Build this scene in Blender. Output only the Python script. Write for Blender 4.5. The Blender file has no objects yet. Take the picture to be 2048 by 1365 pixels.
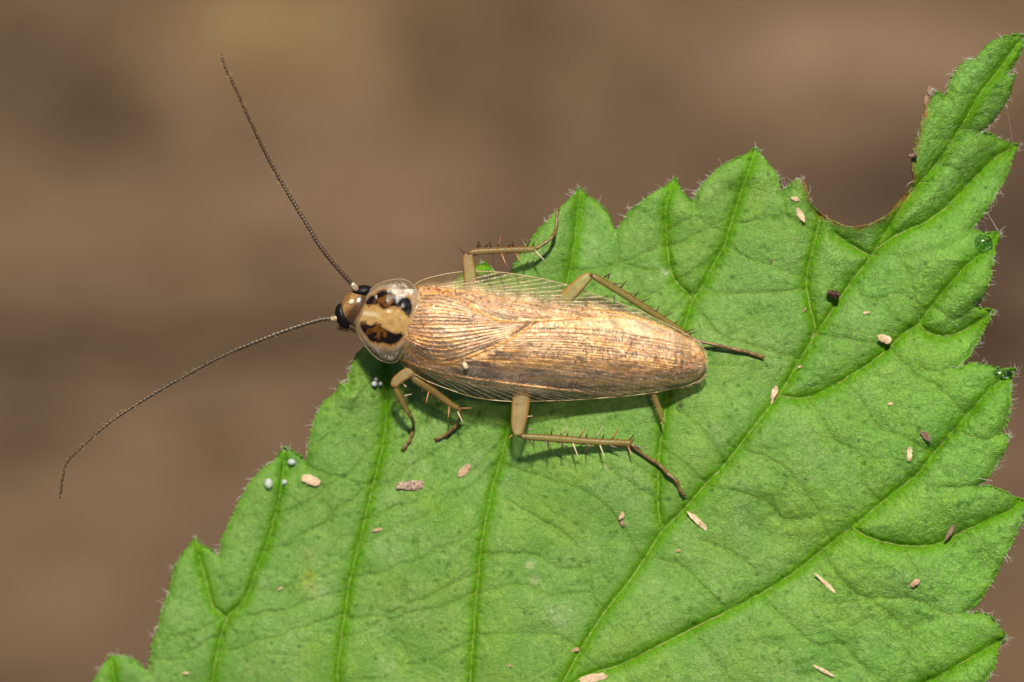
import bpy, math, random
import numpy as np
from mathutils import Vector, Matrix
random.seed(7)
RNG = np.random.RandomState(7)
sc = bpy.context.scene
COL = sc.collection

# ---------------------------------------------------------------- camera, sky, sun, exposure
D = 90.0                     # camera height above the leaf; one unit is 100 photo pixels on the leaf
cam_d = bpy.data.cameras.new('camera')
cam = bpy.data.objects.new('camera', cam_d); COL.objects.link(cam)
cam.location = (0, 0, D); cam.rotation_euler = (0, 0, 0)
cam_d.sensor_width = 36; cam_d.lens = 36 * D / 20.48
cam_d.clip_start = 0.5; cam_d.clip_end = 2000
cam_d.dof.use_dof = True; cam_d.dof.focus_distance = D - 0.75
cam_d.dof.aperture_fstop = (cam_d.lens / 1000) / 2.7
sc.camera = cam

ELEV = math.radians(54)
world = bpy.data.worlds.new('World'); sc.world = world; world.use_nodes = True
wn = world.node_tree.nodes; wl = world.node_tree.links
sky = wn.new('ShaderNodeTexSky'); sky.sky_type = 'NISHITA'; sky.sun_disc = False
sky.sun_elevation = ELEV; sky.sun_rotation = math.radians(3)
wl.new(sky.outputs[0], wn['Background'].inputs[0]); wn['Background'].inputs[1].default_value = 0.052
sun_d = bpy.data.lights.new('sun', 'SUN'); sun_d.energy = 5.0; sun_d.angle = math.radians(5)
sun_d.color = (1.0, 0.95, 0.84)
sun = bpy.data.objects.new('sun', sun_d); COL.objects.link(sun)
sdir = Vector((math.sin(math.radians(3)) * math.cos(ELEV), math.cos(math.radians(3)) * math.cos(ELEV), math.sin(ELEV)))
sun.rotation_euler = (-sdir).to_track_quat('-Z', 'Y').to_euler()
sun.location = sdir * 60
sc.view_settings.view_transform = 'Standard'; sc.view_settings.look = 'None'
sc.view_settings.gamma = 1; sc.view_settings.exposure = 0.15
sc.cycles.max_bounces = 10; sc.cycles.transparent_max_bounces = 16

# ---------------------------------------------------------------- helpers
def P(x, y, z=0.0):
    """photo-plane coordinates (1/100 unit) measured at the leaf -> the place at height z seen there"""
    k = (D - z) / D / 100.0
    return ((x - 1024) * k, (682.5 - y) * k, z)

def PA(x, y, z):
    k = (D - z) / D / 100.0
    return np.stack([(x - 1024) * k, (682.5 - y) * k, z], -1)

def tag(o, label=None, cat=None, group=None, kind=None):
    if label: o['label'] = label
    if cat: o['category'] = cat
    if group: o['group'] = group
    if kind: o['kind'] = kind
    return o

def empty(name, loc=(0, 0, 0)):
    o = bpy.data.objects.new(name, None); COL.objects.link(o); o.location = loc
    o.empty_display_size = 0.2
    return o

def obj(name, me, mat=None, parent=None):
    o = bpy.data.objects.new(name, me); COL.objects.link(o)
    if mat and not me.materials: me.materials.append(mat)
    if parent:
        o.parent = parent
        w = Vector((0, 0, 0)); p = parent
        while p: w += p.location; p = p.parent
        o.location = -w
    return o

def mesh(name, verts, faces, smooth=True):
    me = bpy.data.meshes.new(name)
    verts = np.asarray(verts, dtype=np.float32).reshape(-1, 3)
    if isinstance(faces, np.ndarray):
        k = faces.shape[1]; n = len(faces)
        me.vertices.add(len(verts)); me.vertices.foreach_set('co', verts.ravel())
        me.loops.add(n * k); me.loops.foreach_set('vertex_index', faces.astype(np.int32).ravel())
        me.polygons.add(n); me.polygons.foreach_set('loop_start', np.arange(0, n * k, k, dtype=np.int32))
    else:
        me.from_pydata(verts.tolist(), [], faces)
    me.update(calc_edges=True); me.validate()
    if smooth: me.polygons.foreach_set('use_smooth', [True] * len(me.polygons))
    return me

def attr_f(me, name, arr):
    a = me.attributes.new(name, 'FLOAT', 'POINT'); a.data.foreach_set('value', np.asarray(arr, np.float32).ravel())

def attr_c(me, name, arr):
    a = me.attributes.new(name, 'FLOAT_COLOR', 'POINT')
    arr = np.asarray(arr, np.float32)
    arr = np.concatenate([arr, np.ones((len(arr), 1), np.float32)], 1)
    a.data.foreach_set('color', arr.ravel())

def spline(pts, step=6.0):
    """Catmull-Rom through 2-tuples; a 3-tuple marks a sharp corner"""
    out = []; run = []; runs = []
    for p in pts:
        run.append(p[:2])
        if len(p) == 3 and len(run) > 1:
            runs.append(run); run = [p[:2]]
    if len(run) > 1: runs.append(run)
    for r in runs:
        r = np.array(r, float)
        ext = np.vstack([2 * r[0] - r[1], r, 2 * r[-1] - r[-2]])
        for i in range(1, len(ext) - 2):
            p0, p1, p2, p3 = ext[i - 1:i + 3]
            n = max(1, int(np.hypot(*(p2 - p1)) / step))
            t = (np.arange(n) / n)[:, None]
            out.append(0.5 * (2 * p1 + (p2 - p0) * t + (2 * p0 - 5 * p1 + 4 * p2 - p3) * t * t + (3 * p1 - p0 - 3 * p2 + p3) * t ** 3))
        out.append(r[-1:])
    return np.vstack(out)

def resample(pl, n):
    pl = np.asarray(pl, float)
    d = np.r_[0, np.cumsum(np.hypot(*np.diff(pl, axis=0).T))]
    t = np.linspace(0, d[-1], n)
    return np.stack([np.interp(t, d, pl[:, 0]), np.interp(t, d, pl[:, 1])], 1)

def inside(poly, X, Y):
    c = np.zeros(X.shape, bool)
    x0, y0 = poly[:, 0], poly[:, 1]; x1, y1 = np.roll(x0, -1), np.roll(y0, -1)
    for a, b, e, f in zip(x0, y0, x1, y1):
        if b == f: continue
        m = (Y >= min(b, f)) & (Y < max(b, f))
        if not m.any(): continue
        idx = np.nonzero(m)
        xi = a + (Y[idx] - b) * (e - a) / (f - b)
        c[idx] ^= X[idx] < xi
    return c

class Field:
    """a regular lattice over the photo plane, used to raster distances to lines"""
    def __init__(s, x0, x1, y0, y1, step):
        s.x0, s.y0, s.step = x0, y0, step
        s.nx = int((x1 - x0) / step) + 1; s.ny = int((y1 - y0) / step) + 1
        s.xs = x0 + np.arange(s.nx) * step; s.ys = y0 + np.arange(s.ny) * step
        s.X, s.Y = np.meshgrid(s.xs, s.ys)
    def win(s, xa, xb, ya, yb):
        i0 = max(0, int((xa - s.x0) / s.step)); i1 = min(s.nx, int((xb - s.x0) / s.step) + 2)
        j0 = max(0, int((ya - s.y0) / s.step)); j1 = min(s.ny, int((yb - s.y0) / s.step) + 2)
        return slice(j0, j1), slice(i0, i1)
    def dist(s, lines, maxd):
        R = np.full(s.X.shape, float(maxd))
        for pl in lines:
            for (a, b), (c, d) in zip(pl[:-1], pl[1:]):
                w = s.win(min(a, c) - maxd, max(a, c) + maxd, min(b, d) - maxd, max(b, d) + maxd)
                X, Y = s.X[w], s.Y[w]
                if X.size == 0: continue
                L = (c - a) ** 2 + (d - b) ** 2 + 1e-9
                t = np.clip(((X - a) * (c - a) + (Y - b) * (d - b)) / L, 0, 1)
                dd = np.hypot(X - a - t * (c - a), Y - b - t * (d - b))
                R[w] = np.minimum(R[w], dd)
        return R
    def noise(s, size, seed):
        r = np.random.RandomState(seed)
        nx = int(s.nx * s.step / size) + 4; ny = int(s.ny * s.step / size) + 4
        g = r.rand(ny, nx) * 2 - 1
        fx = (s.X - s.x0) / size + 0.5; fy = (s.Y - s.y0) / size + 0.5
        i = fx.astype(int); j = fy.astype(int); u = fx - i; v = fy - j
        u = u * u * u * (u * (u * 6 - 15) + 10); v = v * v * v * (v * (v * 6 - 15) + 10)
        return (g[j, i] * (1 - u) + g[j, i + 1] * u) * (1 - v) + (g[j + 1, i] * (1 - u) + g[j + 1, i + 1] * u) * v

def noise_at(U, V, seed):
    r = np.random.RandomState(seed); g = r.rand(256, 256) * 2 - 1
    i = np.floor(U).astype(int); j = np.floor(V).astype(int); u = U - i; v = V - j
    u = u * u * (3 - 2 * u); v = v * v * (3 - 2 * v); i &= 255; j &= 255; i1 = (i + 1) & 255; j1 = (j + 1) & 255
    return (g[j, i] * (1 - u) + g[j, i1] * u) * (1 - v) + (g[j1, i] * (1 - u) + g[j1, i1] * u) * v

def clip_grid(F, poly):
    """lattice quads inside the outline, the rim vertices snapped on to it"""
    ins = inside(poly, F.X, F.Y)
    cell = ins[:-1, :-1] | ins[1:, :-1] | ins[:-1, 1:] | ins[1:, 1:]
    used = np.zeros_like(ins)
    used[:-1, :-1] |= cell; used[1:, :-1] |= cell; used[:-1, 1:] |= cell; used[1:, 1:] |= cell
    idx = np.full(ins.shape, -1); idx[used] = np.arange(used.sum())
    vx = F.X[used].copy(); vy = F.Y[used].copy()
    out = ~ins[used]
    A = poly; B = np.roll(poly, -1, 0)
    ids = np.nonzero(out)[0]
    for k in range(0, len(ids), 500):
        q = ids[k:k + 500]
        px = vx[q][:, None]; py = vy[q][:, None]
        dx = (B - A)[:, 0][None]; dy = (B - A)[:, 1][None]
        t = np.clip(((px - A[:, 0]) * dx + (py - A[:, 1]) * dy) / (dx * dx + dy * dy + 1e-9), 0, 1)
        cx = A[:, 0] + t * dx; cy = A[:, 1] + t * dy
        m = np.argmin((px - cx) ** 2 + (py - cy) ** 2, 1)
        r = np.arange(len(q)); vx[q] = cx[r, m]; vy[q] = cy[r, m]
    j, i = np.nonzero(cell)
    f = np.stack([idx[j, i], idx[j + 1, i], idx[j + 1, i + 1], idx[j, i + 1]], 1)
    return vx, vy, f, used

def tube(pts, sides=8, cap=True, flat=1.0, side_dir=None):
    """pts: list of (x,y,z,r) in world units -> verts, faces"""
    pts = [(Vector(p[:3]), p[3]) for p in pts]
    V = []; Fc = []; n = len(pts)
    up = Vector((0, 0, 1))
    for i, (p, r) in enumerate(pts):
        t = (pts[min(i + 1, n - 1)][0] - pts[max(i - 1, 0)][0]).normalized()
        a = t.cross(up)
        if a.length < 1e-3: a = Vector((1, 0, 0))
        a.normalize(); b = a.cross(t).normalized()
        for k in range(sides):
            w = 2 * math.pi * k / sides
            V.append(p + a * (math.cos(w) * r) + b * (math.sin(w) * r * flat))
        if i:
            o = (i - 1) * sides
            for k in range(sides):
                k2 = (k + 1) % sides
                Fc.append((o + k, o + k2, o + sides + k2, o + sides + k))
    if cap:
        Fc.append(tuple(range(sides))[::-1]); Fc.append(tuple((n - 1) * sides + k for k in range(sides)))
    return V, Fc

class MB:
    def __init__(s): s.v = []; s.f = []
    def add(s, V, Fc):
        o = len(s.v); s.v += [tuple(v) for v in V]; s.f += [tuple(i + o for i in q) for q in Fc]
    def build(s, name, mat, parent=None, smooth=True):
        return obj(name, mesh(name, s.v, s.f, smooth), mat, parent)

def smooth4(pts, n_per=5):
    """Catmull-Rom in 4-D (px,py,z,r)"""
    r = np.array(pts, float); ext = np.vstack([2 * r[0] - r[1], r, 2 * r[-1] - r[-2]]); out = []
    for i in range(1, len(ext) - 2):
        p0, p1, p2, p3 = ext[i - 1:i + 3]
        for k in range(n_per):
            t = k / n_per
            out.append(0.5 * (2 * p1 + (p2 - p0) * t + (2 * p0 - 5 * p1 + 4 * p2 - p3) * t * t + (3 * p1 - p0 - 3 * p2 + p3) * t ** 3))
    out.append(r[-1]); out = np.array(out); out[:, 3] = np.maximum(out[:, 3], 0.1)
    return out

def side_attr(o, sides, streak=0.0):
    n = len(o.data.vertices); k = np.arange(n) % sides; a = np.abs(np.cos(2 * np.pi * k / sides))
    if streak: a = np.clip(a + streak * np.sin(k * 2.4), 0, 1)
    attr_f(o.data, 'side', a)

def ptube(pts, sides=8, flat=1.0, cap=True):
    return tube([(*P(a, b, z), r / 100) for a, b, z, r in pts], sides, cap, flat)

# ---------------------------------------------------------------- materials
class Mat:
    def __init__(s, name):
        s.m = bpy.data.materials.new(name); s.m.use_nodes = True
        s.n = s.m.node_tree.nodes; s.l = s.m.node_tree.links
        s.b = s.n['Principled BSDF']; s.out = s.n['Material Output']
    def node(s, t, **kw):
        n = s.n.new(t)
        for k, v in kw.items():
            if k in ('operation', 'blend_type', 'data_type', 'feature', 'attribute_name', 'noise_dimensions', 'distance', 'object', 'bands_direction'): setattr(n, k, v)
            else: n.inputs[k].default_value = v
        return n
    def lk(s, a, b): s.l.new(a, b)
    def coord(s):
        if not hasattr(s, '_c'): s._c = s.n.new('ShaderNodeNewGeometry')
        return s._c.outputs['Position']
    def attr(s, name, out='Fac'): return s.node('ShaderNodeAttribute', attribute_name=name).outputs[out]
    def noise(s, scale, detail=3, rough=0.55, vec=None):
        n = s.node('ShaderNodeTexNoise', Scale=scale, Detail=detail, Roughness=rough)
        s.lk(vec if vec is not None else s.coord(), n.inputs['Vector']); return n.outputs['Fac']
    def math(s, op, a, b=None, clamp=False):
        n = s.n.new('ShaderNodeMath'); n.operation = op; n.use_clamp = clamp
        for i, v in enumerate((a, b)):
            if v is None: continue
            if isinstance(v, (int, float)): n.inputs[i].default_value = v
            else: s.lk(v, n.inputs[i])
        return n.outputs[0]
    def ramp(s, fac, a, b, lo=0.0, hi=1.0):
        n = s.n.new('ShaderNodeMapRange'); s.lk(fac, n.inputs[0])
        n.inputs[1].default_value = a; n.inputs[2].default_value = b; n.inputs[3].default_value = lo; n.inputs[4].default_value = hi
        return n.outputs[0]
    def mix(s, fac, a, b, mode='MIX'):
        n = s.n.new('ShaderNodeMix'); n.data_type = 'RGBA'; n.blend_type = mode; n.clamp_factor = True
        for k, v in ((0, fac), (6, a), (7, b)):
            if isinstance(v, (int, float)): n.inputs[k].default_value = v
            elif isinstance(v, tuple): n.inputs[k].default_value = (*v, 1)
            else: s.lk(v, n.inputs[k])
        return n.outputs[2]
    def bump(s, h, strength, dist, prev=None):
        n = s.n.new('ShaderNodeBump'); n.inputs['Strength'].default_value = strength; n.inputs['Distance'].default_value = dist
        s.lk(h, n.inputs['Height'])
        if prev is not None: s.lk(prev, n.inputs['Normal'])
        return n.outputs[0]
    def set(s, **kw):
        for k, v in kw.items():
            k = k.replace('_', ' ')
            i = s.b.inputs[k]
            if isinstance(v, (int, float)): i.default_value = v
            elif isinstance(v, tuple): i.default_value = (*v, 1) if len(v) == 3 and i.type == 'RGBA' else v
            else: s.lk(v, i)
        return s

def ground_mat():
    m = Mat('bare_soil'); c = m.attr('col', 'Color')
    n = m.noise(0.35, 5); n2 = m.noise(0.09, 3)
    c2 = m.mix(m.ramp(n, 0.3, 0.7), c, m.mix(1.0, c, (0.55, 0.5, 0.45), 'MULTIPLY'))
    c3 = m.mix(m.ramp(n2, 0.45, 0.7, 0, 0.35), c2, (0.30, 0.19, 0.11))
    m.set(Base_Color=c3, Roughness=0.95, Normal=m.bump(n, 0.6, 1.2)); m.b.inputs['Specular IOR Level'].default_value = 0.1
    return m.m

def leaf_mat():
    m = Mat('leaf_blade'); c = m.attr('col', 'Color'); g = m.attr('groove'); rg = m.attr('relief')
    pos = m.coord()
    warp = m.n.new('ShaderNodeTexNoise'); warp.inputs['Scale'].default_value = 3.0; m.lk(pos, warp.inputs['Vector'])
    va = m.n.new('ShaderNodeVectorMath'); va.operation = 'MULTIPLY_ADD'; m.lk(warp.outputs['Color'], va.inputs[0])
    va.inputs[1].default_value = (0.25, 0.25, 0.25); m.lk(pos, va.inputs[2])
    def vor(scale, feat='DISTANCE_TO_EDGE'):
        v = m.n.new('ShaderNodeTexVoronoi'); v.feature = feat; v.inputs['Scale'].default_value = scale
        m.lk(va.outputs[0], v.inputs['Vector']); return v.outputs['Distance']
    e1 = vor(2.6); e2 = vor(9.0); e3 = vor(24.0)
    line1 = m.ramp(e1, 0.0, 0.04, 1, 0); line2 = m.ramp(e2, 0.0, 0.10, 1, 0)
    fn = m.noise(14, 3); fn2 = m.noise(60, 2)
    c = m.mix(m.math('MULTIPLY', m.ramp(e1, 0.0, 0.13, 1, 0), 0.4), c, (0.10, 0.28, 0.012)); c = m.mix(m.math('MULTIPLY', m.ramp(e1, 0.0, 0.035, 1, 0), 0.6), c, (0.27, 0.42, 0.085))
    c = m.mix(m.math('MULTIPLY', line2, 0.45), c, (0.10, 0.28, 0.015))
    c = m.mix(m.ramp(fn, 0.4, 0.65, 0, 0.65), c, m.mix(1.0, c, (0.55, 0.74, 0.35), 'MULTIPLY'))
    c = m.mix(m.ramp(fn2, 0.42, 0.7, 0, 0.6), c, m.mix(1.0, c, (1.5, 1.3, 1.9), 'MULTIPLY'))
    cells = m.math('MULTIPLY', m.ramp(e2, 0, 0.25), 1.0)
    b = m.bump(m.ramp(e1, 0, 0.25), 0.5, 0.028)
    bb = m.n.new('ShaderNodeBump'); bb.inputs['Distance'].default_value = 0.014; m.lk(rg, bb.inputs['Strength']); m.lk(cells, bb.inputs['Height']); m.lk(b, bb.inputs['Normal'])
    b = m.bump(m.ramp(e3, 0, 0.4), 0.5, 0.016, bb.outputs[0])
    b = m.bump(m.noise(26, 4, .7), 0.5, 0.018, b); b = m.bump(fn2, 0.9, 0.026, b)
    m.lk(m.math('SUBTRACT', 0.62, m.math('MULTIPLY', g, 0.5)), m.b.inputs['Specular IOR Level'])
    ro = m.math('ADD', m.ramp(fn, 0.3, 0.7, 0.24, 0.40), m.math('MULTIPLY', g, 0.1))
    m.set(Base_Color=c, Roughness=ro, Normal=b)
    tr = m.n.new('ShaderNodeBsdfTranslucent'); m.lk(m.mix(1.0, c, (1.0, 1.0, 0.25), 'MULTIPLY'), tr.inputs[0]); m.lk(b, tr.inputs['Normal'])
    mx = m.n.new('ShaderNodeMixShader'); mx.inputs[0].default_value = 0.15
    m.lk(m.b.outputs[0], mx.inputs[1]); m.lk(tr.outputs[0], mx.inputs[2]); m.lk(mx.outputs[0], m.out.inputs[0])
    return m.m

def simple(name, col, col2=None, scale=8, rough=0.5, spec=0.5, bump=0.0, bscale=40, bdist=0.01, **kw):
    m = Mat(name)
    if col2: m.set(Base_Color=m.mix(m.ramp(m.noise(scale, 4), 0.35, 0.65), col, col2))
    else: m.set(Base_Color=col)
    m.set(Roughness=rough); m.b.inputs['Specular IOR Level'].default_value = spec
    if bump: m.set(Normal=m.bump(m.noise(bscale, 3), bump, bdist))
    for k, v in kw.items(): m.set(**{k: v})
    return m.m

def wing_mat():
    m = Mat('wing_membrane'); c = m.attr('col', 'Color'); op = m.attr('opac'); vein = m.attr('vein')
    f1 = m.noise(24, 3, 0.7); f2 = m.noise(55, 2, 0.7); f3 = m.noise(9, 2)
    c = m.mix(m.ramp(f1, 0.45, 0.62, 0, 0.7), c, m.mix(1.0, c, (0.62, 0.46, 0.30), 'MULTIPLY'))
    c = m.mix(m.ramp(f3, 0.5, 0.7, 0, 0.6), c, m.mix(1.0, c, (0.95, 0.62, 0.25), 'MULTIPLY'))
    f4 = m.noise(42, 2, 0.6); bc = m.bump(f4, 1.0, 0.045, m.bump(f1, 0.6, 0.015)); b = m.bump(f1, 0.6, 0.013); b = m.bump(f2, 0.8, 0.012, b)
    m.set(Base_Color=c, Roughness=m.ramp(f1, 0.3, 0.7, 0.18, 0.34), Normal=b, Metallic=m.math('MULTIPLY', op, 0.55)); m.b.inputs['Coat Weight'].default_value = 1.0; m.b.inputs['Coat Roughness'].default_value = 0.12; m.b.inputs['Coat IOR'].default_value = 2.0; m.lk(bc, m.b.inputs['Coat Normal'])
    m.b.inputs['Specular IOR Level'].default_value = 0.8
    tr = m.n.new('ShaderNodeBsdfTransparent'); m.lk(m.mix(op, (0.80, 0.80, 0.66), (0.9, 0.7, 0.4)), tr.inputs[0])
    mx = m.n.new('ShaderNodeMixShader'); m.lk(op, mx.inputs[0]); m.lk(tr.outputs[0], mx.inputs[1]); m.lk(m.b.outputs[0], mx.inputs[2])
    m.lk(mx.outputs[0], m.out.inputs[0]); return m.m

def pronotum_mat():
    m = Mat('pronotum_shield'); c = m.attr('col', 'Color'); op = m.attr('opac')
    f1 = m.noise(45, 3, 0.7)
    c = m.mix(m.ramp(f1, 0.35, 0.65, 0, 0.35), c, m.mix(1.0, c, (0.5, 0.4, 0.3), 'MULTIPLY'))
    m.set(Base_Color=c, Roughness=m.ramp(f1, .3, .7, .1, .22), Normal=m.bump(f1, 0.5, 0.007)); m.b.inputs['Specular IOR Level'].default_value = 0.3
    tr = m.n.new('ShaderNodeBsdfTransparent'); tr.inputs[0].default_value = (0.74, 0.72, 0.64, 1)
    mx = m.n.new('ShaderNodeMixShader'); m.lk(op, mx.inputs[0]); m.lk(tr.outputs[0], mx.inputs[1]); m.lk(m.b.outputs[0], mx.inputs[2])
    m.lk(mx.outputs[0], m.out.inputs[0]); return m.m

def leg_mat(name, col, col2, alpha):
    m = Mat(name); n = m.noise(9, 3); f = m.noise(60, 2)
    m.set(Base_Color=m.mix(m.ramp(n, 0.35, 0.7), col, col2), Roughness=0.3, Normal=m.bump(f, 0.3, 0.008), Alpha=alpha)
    m.b.inputs['Subsurface Weight'].default_value = 0.35; m.b.inputs['Subsurface Radius'].default_value = (0.12, 0.07, 0.03)
    m.b.inputs['Subsurface Scale'].default_value = 1.0
    return m.m

def water_mat():
    m = Mat('water'); m.set(Base_Color=(1, 1, 1), Roughness=0.09, IOR=1.33); m.b.inputs['Transmission Weight'].default_value = 1.0
    return m.m

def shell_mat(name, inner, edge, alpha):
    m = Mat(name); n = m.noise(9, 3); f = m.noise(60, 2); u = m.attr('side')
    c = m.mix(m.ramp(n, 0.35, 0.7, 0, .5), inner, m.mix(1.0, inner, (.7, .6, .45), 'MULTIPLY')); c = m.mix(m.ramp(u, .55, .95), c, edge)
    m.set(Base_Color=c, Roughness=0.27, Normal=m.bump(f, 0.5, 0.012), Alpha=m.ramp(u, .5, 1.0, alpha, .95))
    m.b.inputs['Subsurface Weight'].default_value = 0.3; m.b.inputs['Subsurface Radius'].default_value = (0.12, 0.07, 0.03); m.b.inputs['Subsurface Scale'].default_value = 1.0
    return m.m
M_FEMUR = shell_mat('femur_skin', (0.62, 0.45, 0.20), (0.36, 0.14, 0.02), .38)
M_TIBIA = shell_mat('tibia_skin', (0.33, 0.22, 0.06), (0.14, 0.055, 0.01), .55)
M_TARSUS = simple('tarsus_skin', (0.25, 0.15, 0.045), (0.10, 0.055, 0.018), 12, 0.35, 0.5, 0.4, 60)
M_JOINT = simple('joint_skin', (0.10, 0.035, 0.012), (0.2, 0.08, 0.03), 20, 0.18, 0.6)
M_SPINE = simple('spine_dark', (0.085, 0.045, 0.018), None, 8, 0.3, 0.5)
M_SPINE2 = simple('spine_amber', (0.42, 0.17, 0.05), None, 8, 0.3, 0.5)
M_SPINE3 = simple('spine_pale', (0.66, 0.5, 0.33), None, 8, 0.25, 0.6)
M_ANT = simple('antenna_skin', (0.04, 0.024, 0.012), (0.10, 0.06, 0.03), 30, 0.35, 0.5)
M_SCAPE = simple('scape_skin', (0.5, 0.38, 0.24), (0.3, 0.2, 0.1), 20, 0.2, 0.6)
M_BRISTLE = simple('bristle_gold', (0.50, 0.30, 0.10), None, 8, 0.35, 0.5)
M_EYE = simple('compound_eye', (0.006, 0.004, 0.004), None, 8, 0.45, 0.2, 0.15, 90, 0.004)
M_HAIR = simple('leaf_hair_white', (0.72, 0.66, 0.58), None, 8, 0.3, 0.6)
M_VEIN = simple('vein_cord', (0.22, 0.34, 0.05), (0.13, 0.30, 0.03), 6, 0.5, 0.4, 0.4, 25)
M_VEIN2 = simple('vein_thread_tan', (0.36, 0.33, 0.10), (0.12, 0.27, 0.012), 10, 0.5, 0.4, .5, 30)
M_WATER = water_mat()

# ---------------------------------------------------------------- ground far below
def build_ground():
    n = 361; S = 400.0; zg = -120.0
    u = np.linspace(-S, S, n) ; u = np.sign(u) * (np.abs(u) / S) ** 1.9 * S
    X, Y = np.meshgrid(u, u)
    k = (D - zg) / D / 100
    px = X / k + 1024; py = 682.5 - Y / k
    base = np.array([0.205, 0.137, 0.079]); C = np.ones(X.shape + (3,)) * base
    C *= 1 + 0.16 * np.clip((px - 0) / 2048, -1, 2)[..., None] - 0.10
    r = np.random.RandomState(17)
    for _ in range(150):
        x, y = r.uniform(-500, 2500), r.uniform(-500, 1900); L_, W_ = r.uniform(70, 260), r.uniform(35, 90); a_ = r.normal(-.35, .5)
        dx, dy = px - x, py - y; u_ = dx * math.cos(a_) + dy * math.sin(a_); v_ = -dx * math.sin(a_) + dy * math.cos(a_)
        w = (r.uniform(.2, .6) * np.exp(-(u_ / L_) ** 2 - (v_ / W_) ** 2))[..., None]
        C = C * (1 - w) + np.array([(0.10, 0.068, 0.045), (0.29, 0.20, 0.12), (0.235, 0.155, 0.105), (0.14, 0.095, 0.055)][r.randint(4)]) * w
    for (x, y, rx, ry, c, a) in [
        (560, 60, 230, 130, (0.40, 0.275, 0.125), 0.95), (30, 200, 170, 130, (0.115, 0.08, 0.045), 0.8),
        (900, 190, 160, 110, (0.13, 0.09, 0.045), 0.7), (940, 20, 150, 90, (0.15, 0.10, 0.05), 0.7),
        (1690, 100, 330, 120, (0.37, 0.255, 0.155), 0.9), (1280, 60, 150, 120, (0.22, 0.15, 0.08), 0.6),
        (1740, 450, 380, 170, (0.036, 0.025, 0.020), 1.0), (150, 220, 150, 90, (0.10, 0.07, 0.045), .6), (330, 790, 140, 60, (0.10, 0.072, 0.048), .6), (940, 120, 130, 150, (0.13, 0.09, 0.052), .5), (2040, 440, 190, 170, (0.075, 0.048, 0.035), 0.9),
        (2020, 700, 160, 130, (0.10, 0.065, 0.045), 0.7), (1200, 350, 230, 60, (0.22, 0.14, 0.10), 0.5),
        (1480, 330, 150, 60, (0.11, 0.075, 0.048), 0.6),
        (2030, 930, 140, 130, (0.26, 0.17, 0.11), 0.9), (300, 330, 200, 110, (0.15, 0.10, 0.055), 0.25),
        (430, 600, 180, 110, (0.165, 0.11, 0.06), 0.25), (60, 470, 130, 90, (0.22, 0.155, 0.09), 0.5),
        (240, 700, 160, 140, (0.145, 0.10, 0.058), 0.5), (60, 820, 120, 80, (0.12, 0.085, 0.05), 0.6),
        (430, 920, 170, 70, (0.24, 0.16, 0.085), 0.6), (120, 1080, 170, 70, (0.24, 0.165, 0.085), 0.5),
        (180, 1230, 200, 70, (0.13, 0.09, 0.05), 0.6), (620, 400, 200, 90, (0.235, 0.155, 0.09), 0.5),
        (820, 460, 170, 80, (0.24, 0.16, 0.105), 0.5), (2030, 1330, 120, 150, (0.17, 0.105, 0.06), 0.7)]:
        w = (a * np.exp(-(((px - x) / rx) ** 2 + ((py - y) / ry) ** 2)))[..., None]
        C = C * (1 - w) + np.array(c) * w
    r = np.random.RandomState(3)
    Z = zg + 1.2 * r.rand(n, n)
    i = np.arange(n * n).reshape(n, n)
    f = np.stack([i[:-1, :-1], i[:-1, 1:], i[1:, 1:], i[1:, :-1]], -1).reshape(-1, 4)
    me = mesh('ground', np.stack([X, Y, Z], -1).reshape(-1, 3), f)
    attr_c(me, 'col', C.reshape(-1, 3) * np.array([0.74, 0.715, 0.73]))
    tag(obj('ground', me, ground_mat()), 'brown earth far below the leaf, thrown out of focus', None, None, 'structure')
build_ground()

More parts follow.
